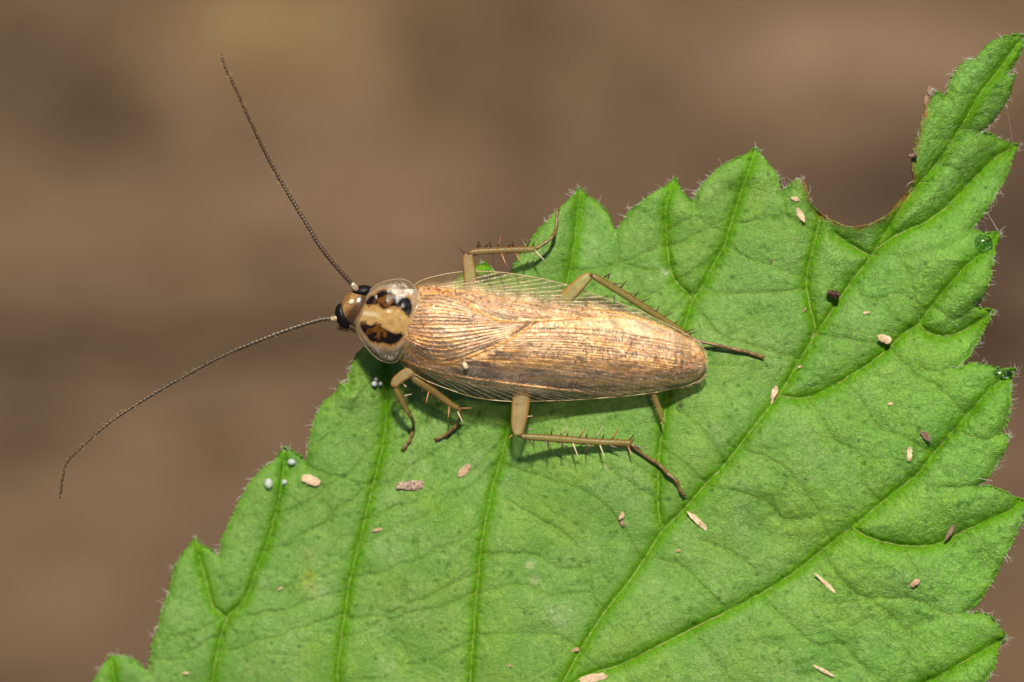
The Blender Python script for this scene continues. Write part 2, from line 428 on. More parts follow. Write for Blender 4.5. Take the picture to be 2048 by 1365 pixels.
# ---------------------------------------------------------------- leaf
OUT = [(187, 1365), (205, 1332), (222, 1311, 1), (242, 1312), (260, 1316), (274, 1324), (289, 1337), (297, 1345, 1), (301, 1314), (308, 1280), (323, 1224),
 (335, 1190), (342, 1163), (350, 1133), (365, 1110), (380, 1091), (391, 1075, 1), (403, 1091), (421, 1099), (438, 1114, 1), (444, 1080), (455, 1054),
 (467, 1027), (482, 997), (501, 963), (527, 937), (550, 918), (569, 896, 1), (587, 905), (603, 914), (612, 931, 1), (615, 901), (620, 875), (627, 844),
 (637, 821), (652, 801), (666, 789), (678, 768), (685, 761, 1), (692, 768), (697, 780, 1), (698, 752), (703, 731), (711, 713), (721, 700), (745, 681), (778, 662, 1),
 (800, 668), (812, 690, 1), (840, 640), (880, 592), (925, 552), (966, 525, 1), (978, 533), (995, 548, 1), (1015, 552), (1023, 543), (1029, 529), (1041, 508), (1056, 488), (1067, 472),
 (1082, 454), (1097, 438), (1110, 423), (1126, 410), (1145, 394), (1160, 376, 1), (1175, 391), (1197, 406), (1212, 422), (1221, 437), (1228, 458), (1231, 472, 1),
 (1237, 455), (1249, 437), (1261, 421), (1280, 406), (1298, 391), (1320, 378), (1338, 369), (1349, 356, 1), (1357, 369), (1369, 388), (1381, 403), (1387, 413, 1),
 (1389, 397), (1397, 378), (1412, 360), (1431, 341), (1455, 326), (1480, 314), (1501, 305), (1512, 296, 1), (1526, 311), (1538, 329), (1554, 348), (1558, 369), (1562, 389, 1),
 (1571, 375), (1587, 362), (1603, 355, 1), (1611, 366), (1618, 388), (1626, 411), (1639, 427), (1655, 437), (1674, 446), (1693, 453), (1719, 453), (1739, 448), (1761, 440),
 (1780, 427), (1793, 411), (1809, 395), (1822, 378), (1827, 356), (1824, 330), (1829, 298), (1834, 272), (1842, 246), (1851, 220), (1856, 195), (1863, 178, 1), (1875, 183), (1887, 187),
 (1892, 198, 1), (1896, 179), (1903, 156), (1919, 133), (1938, 117), (1953, 119, 1), (1961, 104), (1980, 85), (2003, 75), (2029, 71), (2046, 68, 1), (2046, 82), (2044, 101), (2032, 124),
 (2022, 143), (2016, 151, 1), (2032, 151, 1), (2025, 172), (2019, 195), (2003, 220), (1984, 246), (1964, 264, 1), (1984, 269), (2003, 280), (2022, 287), (2038, 290, 1), (2025, 314), (2019, 340),
 (2006, 366), (1984, 404), (1967, 430), (1946, 457, 1), (1967, 466), (1985, 467), (2001, 466, 1), (1993, 484), (1988, 506), (1984, 539), (1977, 571), (1964, 600), (1953, 613, 1), (1967, 618), (1987, 621, 1),
 (1974, 648), (1961, 674), (1948, 697), (1929, 722), (1909, 738, 1), (1929, 730), (1951, 727), (1977, 732), (2003, 738), (2030, 740, 1), (2022, 758), (2022, 793), (2019, 825), (2014, 849), (2001, 871, 1), (2020, 871, 1),
 (2010, 904), (1993, 930), (1975, 956), (1958, 973, 1), (1980, 973), (2005, 981), (2027, 994), (2046, 1001, 1), (2044, 1037), (2027, 1080), (2010, 1114), (1988, 1157), (1967, 1191), (1945, 1217), (1933, 1226, 1),
 (1954, 1226), (1975, 1230), (1993, 1247), (2014, 1275, 1), (1997, 1294), (1990, 1333), (1975, 1358), (1940, 1410), (1900, 1465), (1870, 1480, 1), (1880, 1530, 1), (1820, 1590), (1700, 1640), (1680, 1640, 1), (1660, 1690, 1),
 (1500, 1730), (1300, 1740), (1150, 1700), (1000, 1640), (960, 1600, 1), (900, 1650), (780, 1690), (600, 1700), (560, 1680, 1), (500, 1690), (380, 1640), (330, 1590, 1), (280, 1590), (200, 1520), (150, 1440), (187, 1365)]
outline = spline(OUT, 7)[:-1]
rr = np.random.RandomState(5)
outline = outline + rr.uniform(-0.8, 0.8, outline.shape)

V_MID = [(960, 1600), (1060, 1470), (1126, 1365), (1164, 1295), (1213, 1220), (1258, 1163), (1289, 1118), (1326, 1061), (1364, 1024), (1413, 967), (1447, 933), (1511, 850), (1558, 790), (1590, 738), (1629, 672), (1661, 626), (1700, 568), (1742, 513), (1780, 452), (1822, 388), (1871, 330), (1919, 259), (1961, 188), (2003, 133), (2044, 76)]
V_SIDE = [
 [(1095, 1395), (1172, 1352), (1243, 1329), (1326, 1288), (1402, 1250), (1490, 1205), (1575, 1155), (1646, 1099), (1706, 1054), (1766, 1003), (1826, 956), (1864, 913), (1907, 861), (1950, 814), (1985, 775), (2028, 742)],
 [(1558, 792), (1597, 798), (1639, 787), (1681, 764), (1732, 732), (1777, 697), (1809, 668), (1838, 648), (1864, 613), (1903, 564), (1935, 529), (1964, 506), (1998, 468)],
 [(1500, 1560), (1640, 1480), (1780, 1400), (1877, 1354), (1928, 1324), (1971, 1298), (2012, 1276)],
 [(1706, 1056), (1730, 1072), (1757, 1082), (1800, 1091), (1851, 1093), (1894, 1080), (1928, 1063), (1971, 1043), (2014, 1024), (2042, 1003)],
 [(1750, 500), (1795, 470), (1845, 447), (1887, 420), (1935, 372), (1990, 317), (2036, 291)],
 [(1838, 648), (1861, 668), (1900, 672), (1940, 655), (1985, 623)],
 [(1326, 1060), (1317, 1020), (1316, 963), (1319, 907), (1326, 850), (1345, 740), (1372, 643), (1385, 600), (1403, 578), (1421, 541), (1446, 495), (1461, 452), (1477, 403), (1492, 355), (1511, 300)],
 [(930, 1600), (941, 1365), (947, 1265), (955, 1171), (962, 1095), (974, 1031), (985, 975), (1000, 925), (1011, 880), (1025, 830), (1060, 740), (1105, 640), (1135, 557), (1148, 495), (1154, 434), (1160, 380)],
 [(680, 1600), (675, 1365), (690, 1227), (698, 1171), (713, 1107), (728, 1046), (743, 982), (758, 925), (768, 875), (773, 813), (772, 741), (776, 668)],
 [(415, 1560), (425, 1365), (437, 1295), (455, 1235), (489, 1201), (512, 1144), (538, 1076), (557, 1001), (566, 950), (569, 900)],
 [(455, 1236), (429, 1216), (414, 1171), (399, 1114), (391, 1078)],
 [(260, 1500), (238, 1400), (228, 1350), (222, 1313)],
 [(1622, 692), (1629, 651), (1619, 610), (1613, 568), (1619, 522), (1635, 464), (1640, 430)],
 [(1385, 600), (1350, 560), (1338, 520), (1334, 477), (1332, 418), (1348, 360)],
 [(1060, 742), (1000, 640), (975, 570), (966, 528)],
 [(1706, 1056), (1640, 1215), (1560, 1300), (1500, 1400)][:0] or [(1742, 513), (1700, 490), (1672, 470)],
]
V_TERT = [
 [(1213, 1222), (1190, 1200), (1181, 1182), (1175, 1137), (1164, 1107), (1123, 1065), (1080, 1040), (1010, 1000)],
 [(612, 931), (650, 948), (700, 963), (743, 975)], [(1231, 472), (1238, 505), (1235, 525), (1290, 540), (1338, 542)], [(1238, 520), (1215, 540), (1190, 570)],
 [(1387, 413), (1388, 432), (1350, 455), (1334, 465)], [(1388, 432), (1420, 455), (1455, 468)], [(1562, 389), (1566, 430), (1530, 440), (1470, 450)], [(1566, 430), (1600, 450), (1635, 470)],
 [(1450, 495), (1500, 520), (1560, 540), (1615, 560)], [(1403, 580), (1470, 590), (1540, 585), (1615, 580)], [(1385, 610), (1440, 670), (1500, 690), (1600, 720)],
 [(1316, 963), (1270, 930), (1200, 900), (1150, 880)], [(1316, 1003), (1250, 960), (1190, 920)], [(1280, 1120), (1240, 1050), (1180, 990), (1100, 960), (1000, 930)],
 [(1175, 1137), (1120, 1140), (1060, 1110), (962, 1110)], [(1185, 1185), (1100, 1190), (1040, 1170), (955, 1190)], [(1200, 1340), (1130, 1280), (1080, 1270), (947, 1270)],
 [(1413, 967), (1370, 930), (1330, 900)], [(1450, 930), (1400, 860), (1350, 820)],
 [(1320, 1120), (1370, 1140), (1420, 1190), (1450, 1215)], [(1486, 900), (1560, 930), (1620, 1000), (1650, 1060), (1660, 1085)], [(1410, 975), (1480, 985), (1540, 1010), (1570, 1040), (1640, 1030)], [(1400, 1080), (1470, 1110), (1520, 1150)],
 [(1612, 800), (1650, 850), (1665, 880), (1720, 910), (1730, 970), (1760, 1005)], [(1681, 764), (1720, 800), (1760, 860), (1800, 870), (1860, 905)], [(1777, 697), (1830, 750), (1880, 780), (1930, 830)],
 [(1629, 672), (1700, 680), (1760, 690)], [(1700, 568), (1740, 600), (1800, 590), (1850, 620)], [(1742, 513), (1800, 520), (1830, 600), (1838, 640)], [(1801, 520), (1860, 500), (1910, 480), (1946, 458)],
 [(1871, 330), (1910, 340), (1930, 370)], [(1919, 259), (1945, 262), (1964, 264)], [(1650, 1120), (1700, 1180), (1740, 1198), (1830, 1200), (1890, 1230), (1933, 1226)], [(1530, 1200), (1570, 1240), (1630, 1290), (1680, 1290), (1720, 1330), (1790, 1390)],
 [(1740, 1198), (1810, 1262), (1808, 1330), (1780, 1400)], [(1810, 1262), (1870, 1235), (1933, 1226)], [(1800, 1092), (1830, 1140), (1840, 1190)], [(1826, 956), (1870, 975), (1958, 973)], [(1907, 861), (1960, 880), (2001, 872)],
 [(1864, 613), (1910, 640), (1953, 613)], [(1820, 660), (1850, 740), (1909, 738)], [(1380, 1262), (1440, 1330), (1480, 1400)], [(1243, 1330), (1280, 1400), (1300, 1460)], [(1600, 1350), (1660, 1345), (1720, 1330)],
]
def cross_links(A, B, n, t0, t1, seed):
    r = random.Random(seed); A = resample(A, 100); B = resample(B, 100); out = []
    for i in range(n):
        t = t0 + (t1 - t0) * (i + 0.5) / n + r.uniform(-.02, .02)
        a = A[int(np.clip(t, 0, .99) * 100)]; b = B[int(np.clip(t + r.uniform(-.05, .03), 0, .99) * 100)]
        m = a * .5 + b * .5 + np.array([r.uniform(-18, 18), r.uniform(14, 45)])
        q = [tuple(a)]
        for u in (.2, .35, .5, .65, .8):
            s = (1 - u) ** 2 * a + 2 * u * (1 - u) * m + u * u * b
            q.append((s[0] + r.uniform(-9, 9), s[1] + r.uniform(-7, 7)))
        q.append(tuple(b)); out.append(q)
        if r.random() < .8:
            p = q[3]; out.append([p, (p[0] + r.uniform(-12, 12), p[1] - 22), (p[0] + r.uniform(-16, 16), p[1] - 48)])
    return out
V_TERT += cross_links(V_SIDE[8], V_SIDE[7], 8, 0.22, 0.78, 1) + cross_links(V_SIDE[9], V_SIDE[8], 6, 0.3, 0.95, 2) + cross_links([(330, 1500), (310, 1300), (345, 1190), (391, 1080)], V_SIDE[9], 3, .2, .6, 4)
V_TERT += cross_links(V_SIDE[7], V_SIDE[6], 3, 0.55, 0.95, 8)

mid = spline(V_MID, 10); sides = [spline(v, 10) for v in V_SIDE]; terts = [spline(v, 8) for v in V_TERT]
def wobble(pl, a, seed):
    r = np.random.RandomState(seed); n = len(pl); w = r.uniform(-a, a, (n, 2)); w[0] = w[-1] = 0
    return pl + w
sides = [wobble(s, 1.2, i) for i, s in enumerate(sides)]; terts = [wobble(s, 2.0, 100 + i) for i, s in enumerate(terts)]

LF = Field(140, 2056, 56, 1760, 3.0)
BITE = np.array([(1603, 356), (1618, 388), (1639, 427), (1674, 446), (1719, 453), (1761, 440), (1793, 411), (1822, 378), (1827, 356), (1824, 330), (1834, 272), (1851, 220), (1858, 185)], float)
def build_leaf_fields():
    F = LF
    dm = F.dist([mid], 90); ds = F.dist(sides, 80); dt = F.dist(terts, 50)
    de = F.dist([np.vstack([outline, outline[:1]])], 60)
    dmain = np.minimum(dm, ds)
    rel = np.clip((F.X - 900) / 900, 0, 1) * np.clip((F.X * 0.8 + F.Y * .2 - 900) / 700, 0.15, 1)   # right side more quilted
    amp = 0.6 + 0.9 * rel
    Z = 0.0008 * (F.X - 1150) * np.where(F.X < 1150, 1.0, 0.5)                       # whole blade droops to the left
    Z -= 0.0009 * np.clip(F.Y - 900, 0, 900) * np.clip((1000 - F.X) / 800, 0, 1)
    base = Z.copy()
    Z = Z + 0.14 * amp * (1 - np.exp(-(dmain / 26) ** 1.6)) - 0.05 * np.exp(-(dmain / 5) ** 2)
    Z += 0.026 * amp * (1 - np.exp(-(dt / 15) ** 1.4)) - 0.016 * np.exp(-(dt / 3.5) ** 2)
    Z += 0.12 * F.noise(190, 10) + 0.035 * F.noise(75, 11) + 0.014 * F.noise(26, 12) * (0.6 + rel) + 0.007 * F.noise(11, 13) * (0.4 + 1.4 * rel)
    Z += 0.10 * np.exp(-de / 9.0) * (F.X > 1000) * F.noise(45, 21) - 0.15 * np.exp(-de / 10.0) * (1 - np.exp(-(F.dist([BITE], 60) / 30) ** 4))
    # tilted lobes and teeth: the tip folds down to the right of its midrib
    side = (F.X - 1822) * 0.80 - (388 - F.Y) * 0.60
    tip = np.clip((520 - F.Y) / 250, 0, 1) * np.clip((F.X - 1700) / 120, 0, 1)
    Z -= tip * 0.0095 * np.clip(side, 0, 150)
    for (x, y, rx, ry, h) in [(745, 745, 60, 70, .28), (1185, 440, 45, 70, -.22), (1120, 450, 40, 80, .12), (1500, 350, 70, 40, .10), (1600, 400, 30, 40, .06), (1960, 660, 60, 60, -.2), (1980, 800, 50, 60, .12),
                              (1950, 1130, 60, 60, -.18), (1930, 1330, 90, 40, .12), (590, 930, 26, 26, -.14), (410, 1120, 22, 40, -.1), (700, 790, 22, 22, .12), (1330, 430, 50, 60, .08)]:
        Z += h * np.exp(-((F.X - x) / rx) ** 2 - ((F.Y - y) / ry) ** 2)
    # colour
    def L(c): return np.array(c)[None, None, :]
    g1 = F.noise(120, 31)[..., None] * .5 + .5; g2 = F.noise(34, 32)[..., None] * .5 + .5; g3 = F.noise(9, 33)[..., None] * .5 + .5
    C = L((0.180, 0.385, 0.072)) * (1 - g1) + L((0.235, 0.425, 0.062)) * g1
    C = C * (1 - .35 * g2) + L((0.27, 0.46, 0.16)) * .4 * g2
    g4 = np.clip(F.noise(60, 34) * 1.1 + .3 * F.noise(18, 35), 0, 1)[..., None] * .55; C = C * (1 - g4) + L((0.30, 0.47, 0.20)) * g4  # whitish mottling paints the sheen of the lamina into its colour
    g5 = np.clip(F.noise(150, 36) * 1.2 - .1, 0, 1)[..., None] * .5; C = C * (1 - g5) + L((0.27, 0.46, 0.035)) * g5
    g6 = np.clip(-F.noise(48, 37) * 1.2 - .1, 0, 1)[..., None] * .45; C = C * (1 - g6) + L((0.10, 0.29, 0.02)) * g6
    lush = np.clip((F.X - 1500) / 450, 0, 1)[..., None]
    C = C * (1 - .35 * lush) + L((0.10, 0.30, 0.010)) * .6 * lush
    # veins and the bright band around them
    ww = (16 + 5 * F.noise(30, 41) + 3 * F.noise(12, 43)) * np.where(dm < 40, 1.15, 1.0)
    w = (0.97 * np.exp(-(dmain / ww) ** 3))[..., None]; C = C * (1 - w) + L((0.120, 0.330, 0.001)) * w
    w = ((0.50 + .45 * F.noise(45, 42)) * np.exp(-(dt / 6.0) ** 2))[..., None]; C = C * (1 - w) + L((0.075, 0.245, 0.003)) * w  # dark shading along the small veins, painted into the colour
    w = (0.6 * np.exp(-(dt / 1.9) ** 2))[..., None]; C = C * (1 - w) + L((0.30, 0.46, 0.07)) * w
    w = (0.85 * np.exp(-(de / 8.0) ** 1.5))[..., None]; C = C * (1 - w) + L((0.15, 0.37, 0.003)) * w
    # bitten rim turns brown
    bite = [np.array([(1603, 356), (1618, 388), (1639, 427), (1674, 446), (1719, 453), (1761, 440), (1793, 411), (1822, 378), (1827, 356), (1824, 330), (1834, 272), (1851, 220), (1858, 185)], float)]
    db = F.dist(bite, 40)
    w = (np.exp(-(db / 15) ** 2) * .7)[..., None]; C = C * (1 - w) + L((0.20, 0.33, 0.012)) * w
    w = np.clip(1.25 - (db + 2.5 * F.noise(14, 51)) / 6.5, 0, 1)[..., None]; C = C * (1 - w) + L((0.30, 0.13, 0.05)) * w
    r = np.random.RandomState(9)
    def spot(x, y, rad, c, a):
        wdw = F.win(x - 3 * rad, x + 3 * rad, y - 3 * rad, y + 3 * rad)
        w = (a * np.exp(-((F.X[wdw] - x) ** 2 + (F.Y[wdw] - y) ** 2) / rad ** 2))[..., None]
        C[wdw] = C[wdw] * (1 - w) + np.array(c) * w
    pits = []
    for _ in range(1300):
        x, y = r.uniform(200, 2040), r.uniform(60, 1400)
        spot(x, y, r.uniform(2.6, 4.8), (0.03, 0.14, 0.002), r.uniform(.5, 1.0)); pits.append((x, y))
    for (x, y, rad, c, a) in [(618, 1112, 17, (0.36, 0.42, 0.14), .6), (620, 1172, 17, (0.42, 0.42, 0.09), .7), (618, 1150, 10, (0.32, 0.34, 0.01), .8), (640, 1190, 22, (0.36, 0.5, 0.27), .5),
                          (880, 1030, 45, (0.2, 0.42, 0.03), .55), (860, 1010, 18, (0.26, 0.46, 0.03), .4), (1060, 1130, 9, (0.5, 0.55, 0.38), .8), (1068, 1160, 9, (0.5, 0.55, 0.38), .8), (1110, 1230, 17, (0.4, 0.5, 0.3), .6), (1125, 1248, 12, (.4, .5, .3), .6),
                          (1330, 545, 8, (.55, .6, .5), .9), (1362, 811, 6, (.05, .012, .015), .95), (790, 1060, 12, (.3, .45, .2), .5), (800, 1110, 12, (.3, .45, .2), .4), (1240, 905, 14, (.3, .45, .25), .4), (690, 800, 10, (.3, .5, .1), .5), (850, 940, 12, (.35, .5, .25), .5),
                          (500, 1340, 10, (.6, .5, .35), .3), (1212, 935, 7, (.45, .55, .35), .7), (575, 925, 24, (.04, .2, .004), .75), (560, 985, 18, (.04, .2, .004), .6), (1968, 487, 26, (.04, .2, .004), .7), (2000, 748, 22, (.04, .2, .004), .5)]:
        spot(x, y, rad, c, a)
    for x, y in pits:
        wdw = F.win(x - 10, x + 10, y - 10, y + 10)
        Z[wdw] -= 0.02 * np.exp(-((F.X[wdw] - x) ** 2 + (F.Y[wdw] - y) ** 2) / 16)
    C = C * np.array((1.00, 0.96, 0.68))
    return Z, C, dmain, 0.12 + 0.6 * rel
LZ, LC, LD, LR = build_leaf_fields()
def leafz(x, y, top=True):
    i = int(round((x - LF.x0) / 3)); j = int(round((y - LF.y0) / 3))
    i = min(max(i, 2), LF.nx - 3); j = min(max(j, 2), LF.ny - 3)
    return float(LZ[j - 2:j + 3, i - 2:i + 3].max() if top else LZ[j, i])

leaf = tag(empty('green_leaf', P(960, 1600, leafz(960, 1600))), 'large bright green toothed leaf with sunken veins and a bitten notch, under the cockroach', 'leaf')
vx, vy, fc, used = clip_grid(LF, outline)
me = mesh('blade', PA(vx, vy, LZ[used]), fc[:, ::1])
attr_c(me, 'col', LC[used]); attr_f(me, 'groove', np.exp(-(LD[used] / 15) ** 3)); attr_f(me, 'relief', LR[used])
blade = obj('blade', me, leaf_mat(), leaf)
so = blade.modifiers.new('thickness', 'SOLIDIFY'); so.thickness = 0.035; so.offset = -1

def vein_tube(pl, r0, r1, name, mat):
    pl = resample(pl, max(6, int(len(pl) * 2.2))); mb = MB(); n = len(pl); q = []
    for i, (x, y) in enumerate(pl):
        q.append((x, y, leafz(x, y, False) + 0.002 + .006 * math.sin(i * 1.7 + x), max(.3, (r0 + (r1 - r0) * i / (n - 1)) * (.85 + .35 * math.sin(i * 2.1 + y)))))
    mb.add(*ptube(q, 6)); return mb.build(name, mat, leaf)
vein_tube(mid, 1.7, 0.8, 'midrib', M_VEIN2)
for s in sides: vein_tube(s, 1.3, 0.6, 'side_vein', M_VEIN2)

def hair(mb, x, y, z, ang, L, r, curl, lift):
    pts = []
    for k in range(4):
        t = k / 3
        a = ang + curl * t
        pts.append((x + math.cos(a) * L * t, y + math.sin(a) * L * t, z + lift * t, r * (1 - .75 * t)))
    mb.add(*ptube(pts, 3, 1.0, False))
mb = MB(); r = random.Random(4)
nO = len(outline)
for i in range(nO):
    a = outline[i - 1]; b = outline[(i + 1) % nO]; p = outline[i]
    if p[1] > 1380 or (700 < p[0] < 960 and 530 < p[1] < 700): continue
    t = b - a; nrm = np.array([t[1], -t[0]]); nrm /= np.hypot(*nrm) + 1e-6
    if min((p[0] - c[0]) ** 2 + (p[1] - c[1]) ** 2 for c in ((1640, 430), (1674, 446), (1719, 453), (1761, 440), (1826, 340), (1834, 280), (1848, 225), (1800, 405))) < 900 and r.random() < .75: continue
    cl = 1 + (math.sin(i * .7) + math.sin(i * .23)) * .8
    dens = 1.7 if p[0] > 1000 else 1.3
    for _ in range(max(0, int(r.gauss(cl * dens, .8)))):
        u = r.random(); x = p[0] + (b[0] - p[0]) * u; y = p[1] + (b[1] - p[1]) * u
        ang = math.atan2(nrm[1], nrm[0]) + r.gauss(-.35, .6)
        hair(mb, x - nrm[0] * 1.5, y - nrm[1] * 1.5, leafz(x, y, False), ang, r.uniform(3, 9) if r.random() < .5 else r.uniform(8, 21), r.uniform(.25, .6), r.uniform(-.9, .9), r.uniform(-.02, .1))
tips = [(1512, 298), (1349, 358), (1160, 378), (2046, 70), (2038, 290), (2000, 466), (1987, 622), (2030, 740), (2044, 1001), (1866, 180), (569, 897), (391, 1077), (222, 1312), (688, 762), (2014, 1275), (2020, 872), (1606, 357)]
for (x, y) in tips:
    for _ in range(13):
        hair(mb, x + r.uniform(-6, 6), y + r.uniform(-1, 12), leafz(x, y, False), r.gauss(-1.45, .6), r.uniform(5, 14), r.uniform(.3, .6), r.uniform(-.5, .5), r.uniform(0, .1))
for _ in range(620):       # hairs lying on the right lobes
    x, y = r.uniform(1560, 2040), r.uniform(80, 1330)
    if not inside(outline, np.array([x]), np.array([y]))[0]: continue
    hair(mb, x, y, leafz(x, y) + .004, r.gauss(-.9, .5), r.uniform(5, 13), r.uniform(.18, .34), r.uniform(-.6, .6), .03)
tag(mb.build('margin_hairs', M_HAIR, leaf), 'fine white hairs standing on the leaf margin', kind='stuff')
# the dry shred at the bite and the beads of dew
mb = MB()
q = [(1866, 182, leafz(1866, 185), 4), (1858, 190, .55, 5), (1852, 204, .5, 6), (1854, 216, .45, 4), (1851, 226, .4, 2)]
mb.add(*ptube(smooth4(q, 3), 7, .4)); q = [(1858, 190, .55, 3), (1856, 180, .6, 2), (1860, 172, .65, 1)]; mb.add(*ptube(q, 5))
mb.build('dry_shred', simple('dry_brown', (0.30, 0.12, 0.06), (0.48, 0.28, 0.17), 14, .6, .4, .6, 40), leaf)

# ---------------------------------------------------------------- water on the leaf
M_DEW = simple('dew', (1, 1, 1), None, 8, 0.2, 0.5); M_DEW.node_tree.nodes['Principled BSDF'].inputs['Transmission Weight'].default_value = .6; M_DEW.node_tree.nodes['Principled BSDF'].inputs['IOR'].default_value = 1.33  # white, partly opaque base paints a bright glint into the small drops
def drop(x, y, rx, ry, h, label, group=None):
    V = []; Fc = []; n = 20; m = 8
    z0 = leafz(x, y, False) - 0.01
    for j in range(m + 1):
        t = j / m * math.pi / 2
        for i in range(n):
            a = 2 * math.pi * i / n
            V.append(P(x + rx * math.cos(a) * math.cos(t) * (1 + .04 * math.sin(3 * a)), y + ry * math.sin(a) * math.cos(t), z0 + h * math.sin(t) ** .9 if j else z0))
        if j:
            for i in range(n):
                k = (i + 1) % n; o = (j - 1) * n
                Fc.append((o + i, o + n + i, o + n + k, o + k))
    Fc.append(tuple(range(n)))
    o = obj('water_drop', mesh('water_drop', V, Fc), M_WATER if rx > 15 else M_DEW); tag(o, label, 'water drop', group)
drop(1966, 488, 20, 19, .2, 'large clear water drop on the green tooth below the big bite')
drop(2002, 748, 24, 9, .1, 'flat film of water lying along the right-hand tooth tip below the drop', None)
drop(537, 968, 9, 11, .14, 'dew bead beside the left margin of the leaf, the left of a close pair', 'dew beads on the leaf tooth')
drop(569, 965, 6, 6, .1, 'tiny dew bead on the vein of the leaf tooth, right of its pair', 'dew beads on the leaf tooth')
drop(583, 925, 9, 7, .12, 'dew bead nearest the tip of the leaf tooth above the pair of beads', 'dew beads on the leaf tooth')

def bead(x, y, r_, label):
    V = []; Fc = []; n = 12; m = 7; z = leafz(x, y) + r_ / 100 * .8
    for j in range(m + 1):
        t = math.pi * j / m - math.pi / 2
        for i in range(n):
            a = 2 * math.pi * i / n
            V.append(P(x + r_ * math.cos(a) * math.cos(t), y + r_ * math.sin(a) * math.cos(t), z + r_ / 100 * math.sin(t)))
        if j:
            for i in range(n):
                k = (i + 1) % n; o = (j - 1) * n
                Fc.append((o + i, o + n + i, o + n + k, o + k))
    tag(obj('white_bead', mesh('white_bead', V, Fc), M_BEAD), label, 'bead', 'white beads beside the cockroach head')
M_BEAD = simple('bead_white', (0.72, 0.74, 0.72), (0.6, 0.62, 0.58), 30, .3, .5, .3, 60)  # opaque off-white for the three small beads
bead(749, 768, 6.0, 'white bead by the cockroach head shield, largest of the three')
bead(752, 759, 4.5, 'white bead by the cockroach head shield, topmost of the three')
bead(761, 768, 4.5, 'pale bead by the cockroach head shield, rightmost of the three')

# ---------------------------------------------------------------- flakes and splinters
MF = {
 'pale': simple('flake_pale', (0.50, 0.33, 0.19), (0.66, 0.48, 0.30), 14, .6, .3, .6, 40),
 'tan': simple('flake_tan', (0.55, 0.36, 0.22), (0.38, 0.22, 0.12), 16, .6, .3, .6, 40),
 'streak': simple('flake_streaked', (0.50, 0.36, 0.25), (0.13, 0.07, 0.05), 18, .65, .3, .6, 40),
 'dark': simple('flake_dark', (0.13, 0.065, 0.045), (0.30, 0.18, 0.12), 22, .6, .4, .7, 40),
 'red': simple('crumb_red', (0.12, 0.03, 0.02), (0.03, 0.012, 0.01), 16, .25, .6, .8, 30, .03),
 'white': simple('crumb_white', (0.70, 0.56, 0.36), (0.46, 0.30, 0.14), 10, .55, .4, .6, 40),
}
def flake(x, y, L, W, deg, mat, label, name='plant_splinter', cat='splinter', taper=.3, T=None, z=None, group='plant crumbs scattered on the leaf', bend=0.0, ridge=1.0):
    a = math.radians(-deg); ca, sa = math.cos(a), math.sin(a); r = random.Random(int(x * 7 + y)); n = 9
    L *= .95; W *= .85; T = T or max(1.5, W * .13); V = []; Fc = []; ns = 8
    z0 = leafz(x, y) + T / 100 * .6 if z is None else z
    for i in range(n):
        t = i / (n - 1) * 2 - 1
        w = W / 2 * (1 - abs(t) ** 3 * (1 - taper)) * (1 + r.uniform(-.22, .22))
        l = t * L / 2; off = bend * (1 - t * t) * W
        for k in range(ns):
            b = 2 * math.pi * k / ns
            cy = math.cos(b) * w + off + r.uniform(-.05, .05) * W; cz = math.sin(b) * T / 2 * (1 if math.sin(b) < 0 else ridge * r.uniform(.6, 1.2))
            lx = l + r.uniform(-.05, .05) * L
            V.append(P(x + lx * ca - cy * sa, y + lx * sa + cy * ca, z0 + cz / 100 + .012 * math.sin(t * 3 + x)))
        if i:
            o = (i - 1) * ns
            for k in range(ns):
                k2 = (k + 1) % ns; Fc.append((o + k, o + k2, o + ns + k2, o + ns + k))
    Fc.append(tuple(range(ns))[::-1]); Fc.append(tuple((n - 1) * ns + k for k in range(ns)))
    tag(obj(name, mesh(name, V, Fc, False), MF[mat]), label, cat, group)
F_ = flake
F_(622, 961, 40, 22, -20, 'pale', 'pale oval flake right of the dew beads on the left leaf tooth', 'plant_flake', 'flake', .45)
F_(825, 971, 66, 21, 3, 'streak', 'long streaked brown flake below the front feet, the biggest flake in view', 'plant_flake', 'flake', .6)
F_(928, 942, 34, 17, 48, 'tan', 'short tan flake below the middle foot, right of the streaked flake', 'plant_flake', 'flake', .4)
F_(756, 1060, 23, 7, 12, 'tan', 'tiny pinkish sliver beside the long vein under the streaked flake')
F_(1241, 1030, 22, 10, 75, 'tan', 'curled brown husk on the leaf below the wings, its upper half', 'plant_husk', 'husk', .4, bend=.4)
F_(1245, 1048, 14, 9, -60, 'dark', 'dark crumb touching the lower end of the curled brown husk', 'crumb', 'crumb', .5)
F_(1397, 1044, 60, 12, -43, 'white', 'slim cream splinter lying beside the midrib below the hind foot', taper=.3)
F_(1549, 785, 28, 14, 70, 'pale', 'pale chip with a tail on the midrib fork right of the wing tip', 'plant_flake', 'flake', .5)
F_(1545, 800, 22, 5, 75, 'pale', 'thin tail of straw under the pale chip on the midrib fork')
F_(1769, 678, 30, 17, -18, 'white', 'bright cream flake in the middle of the right half of the leaf', 'plant_flake', 'flake', .6)
F_(1667, 589, 25, 20, -15, 'red', 'dark red-brown crumb left of the midrib below the bite', 'crumb', 'crumb', .7, T=14, ridge=1.4)
F_(1733, 626, 13, 7, 10, 'pale', 'tiny cream fleck above the bright cream flake', 'plant_flake', 'flake', .6)
F_(1609, 620, 8, 6, 60, 'tan', 'tiny pinkish fleck left of the red-brown crumb', 'plant_flake', 'flake', .6)
F_(1601, 430, 32, 13, -60, 'pale', 'pale splinter below the small tooth beside the bite, lower of two')
F_(1590, 398, 19, 10, -15, 'pale', 'short pale splinter on the small tooth beside the bite, upper of two')
F_(1851, 872, 28, 13, -48, 'dark', 'dark brown husk above the cream chip on the right lobe', 'plant_husk', 'husk', .4)
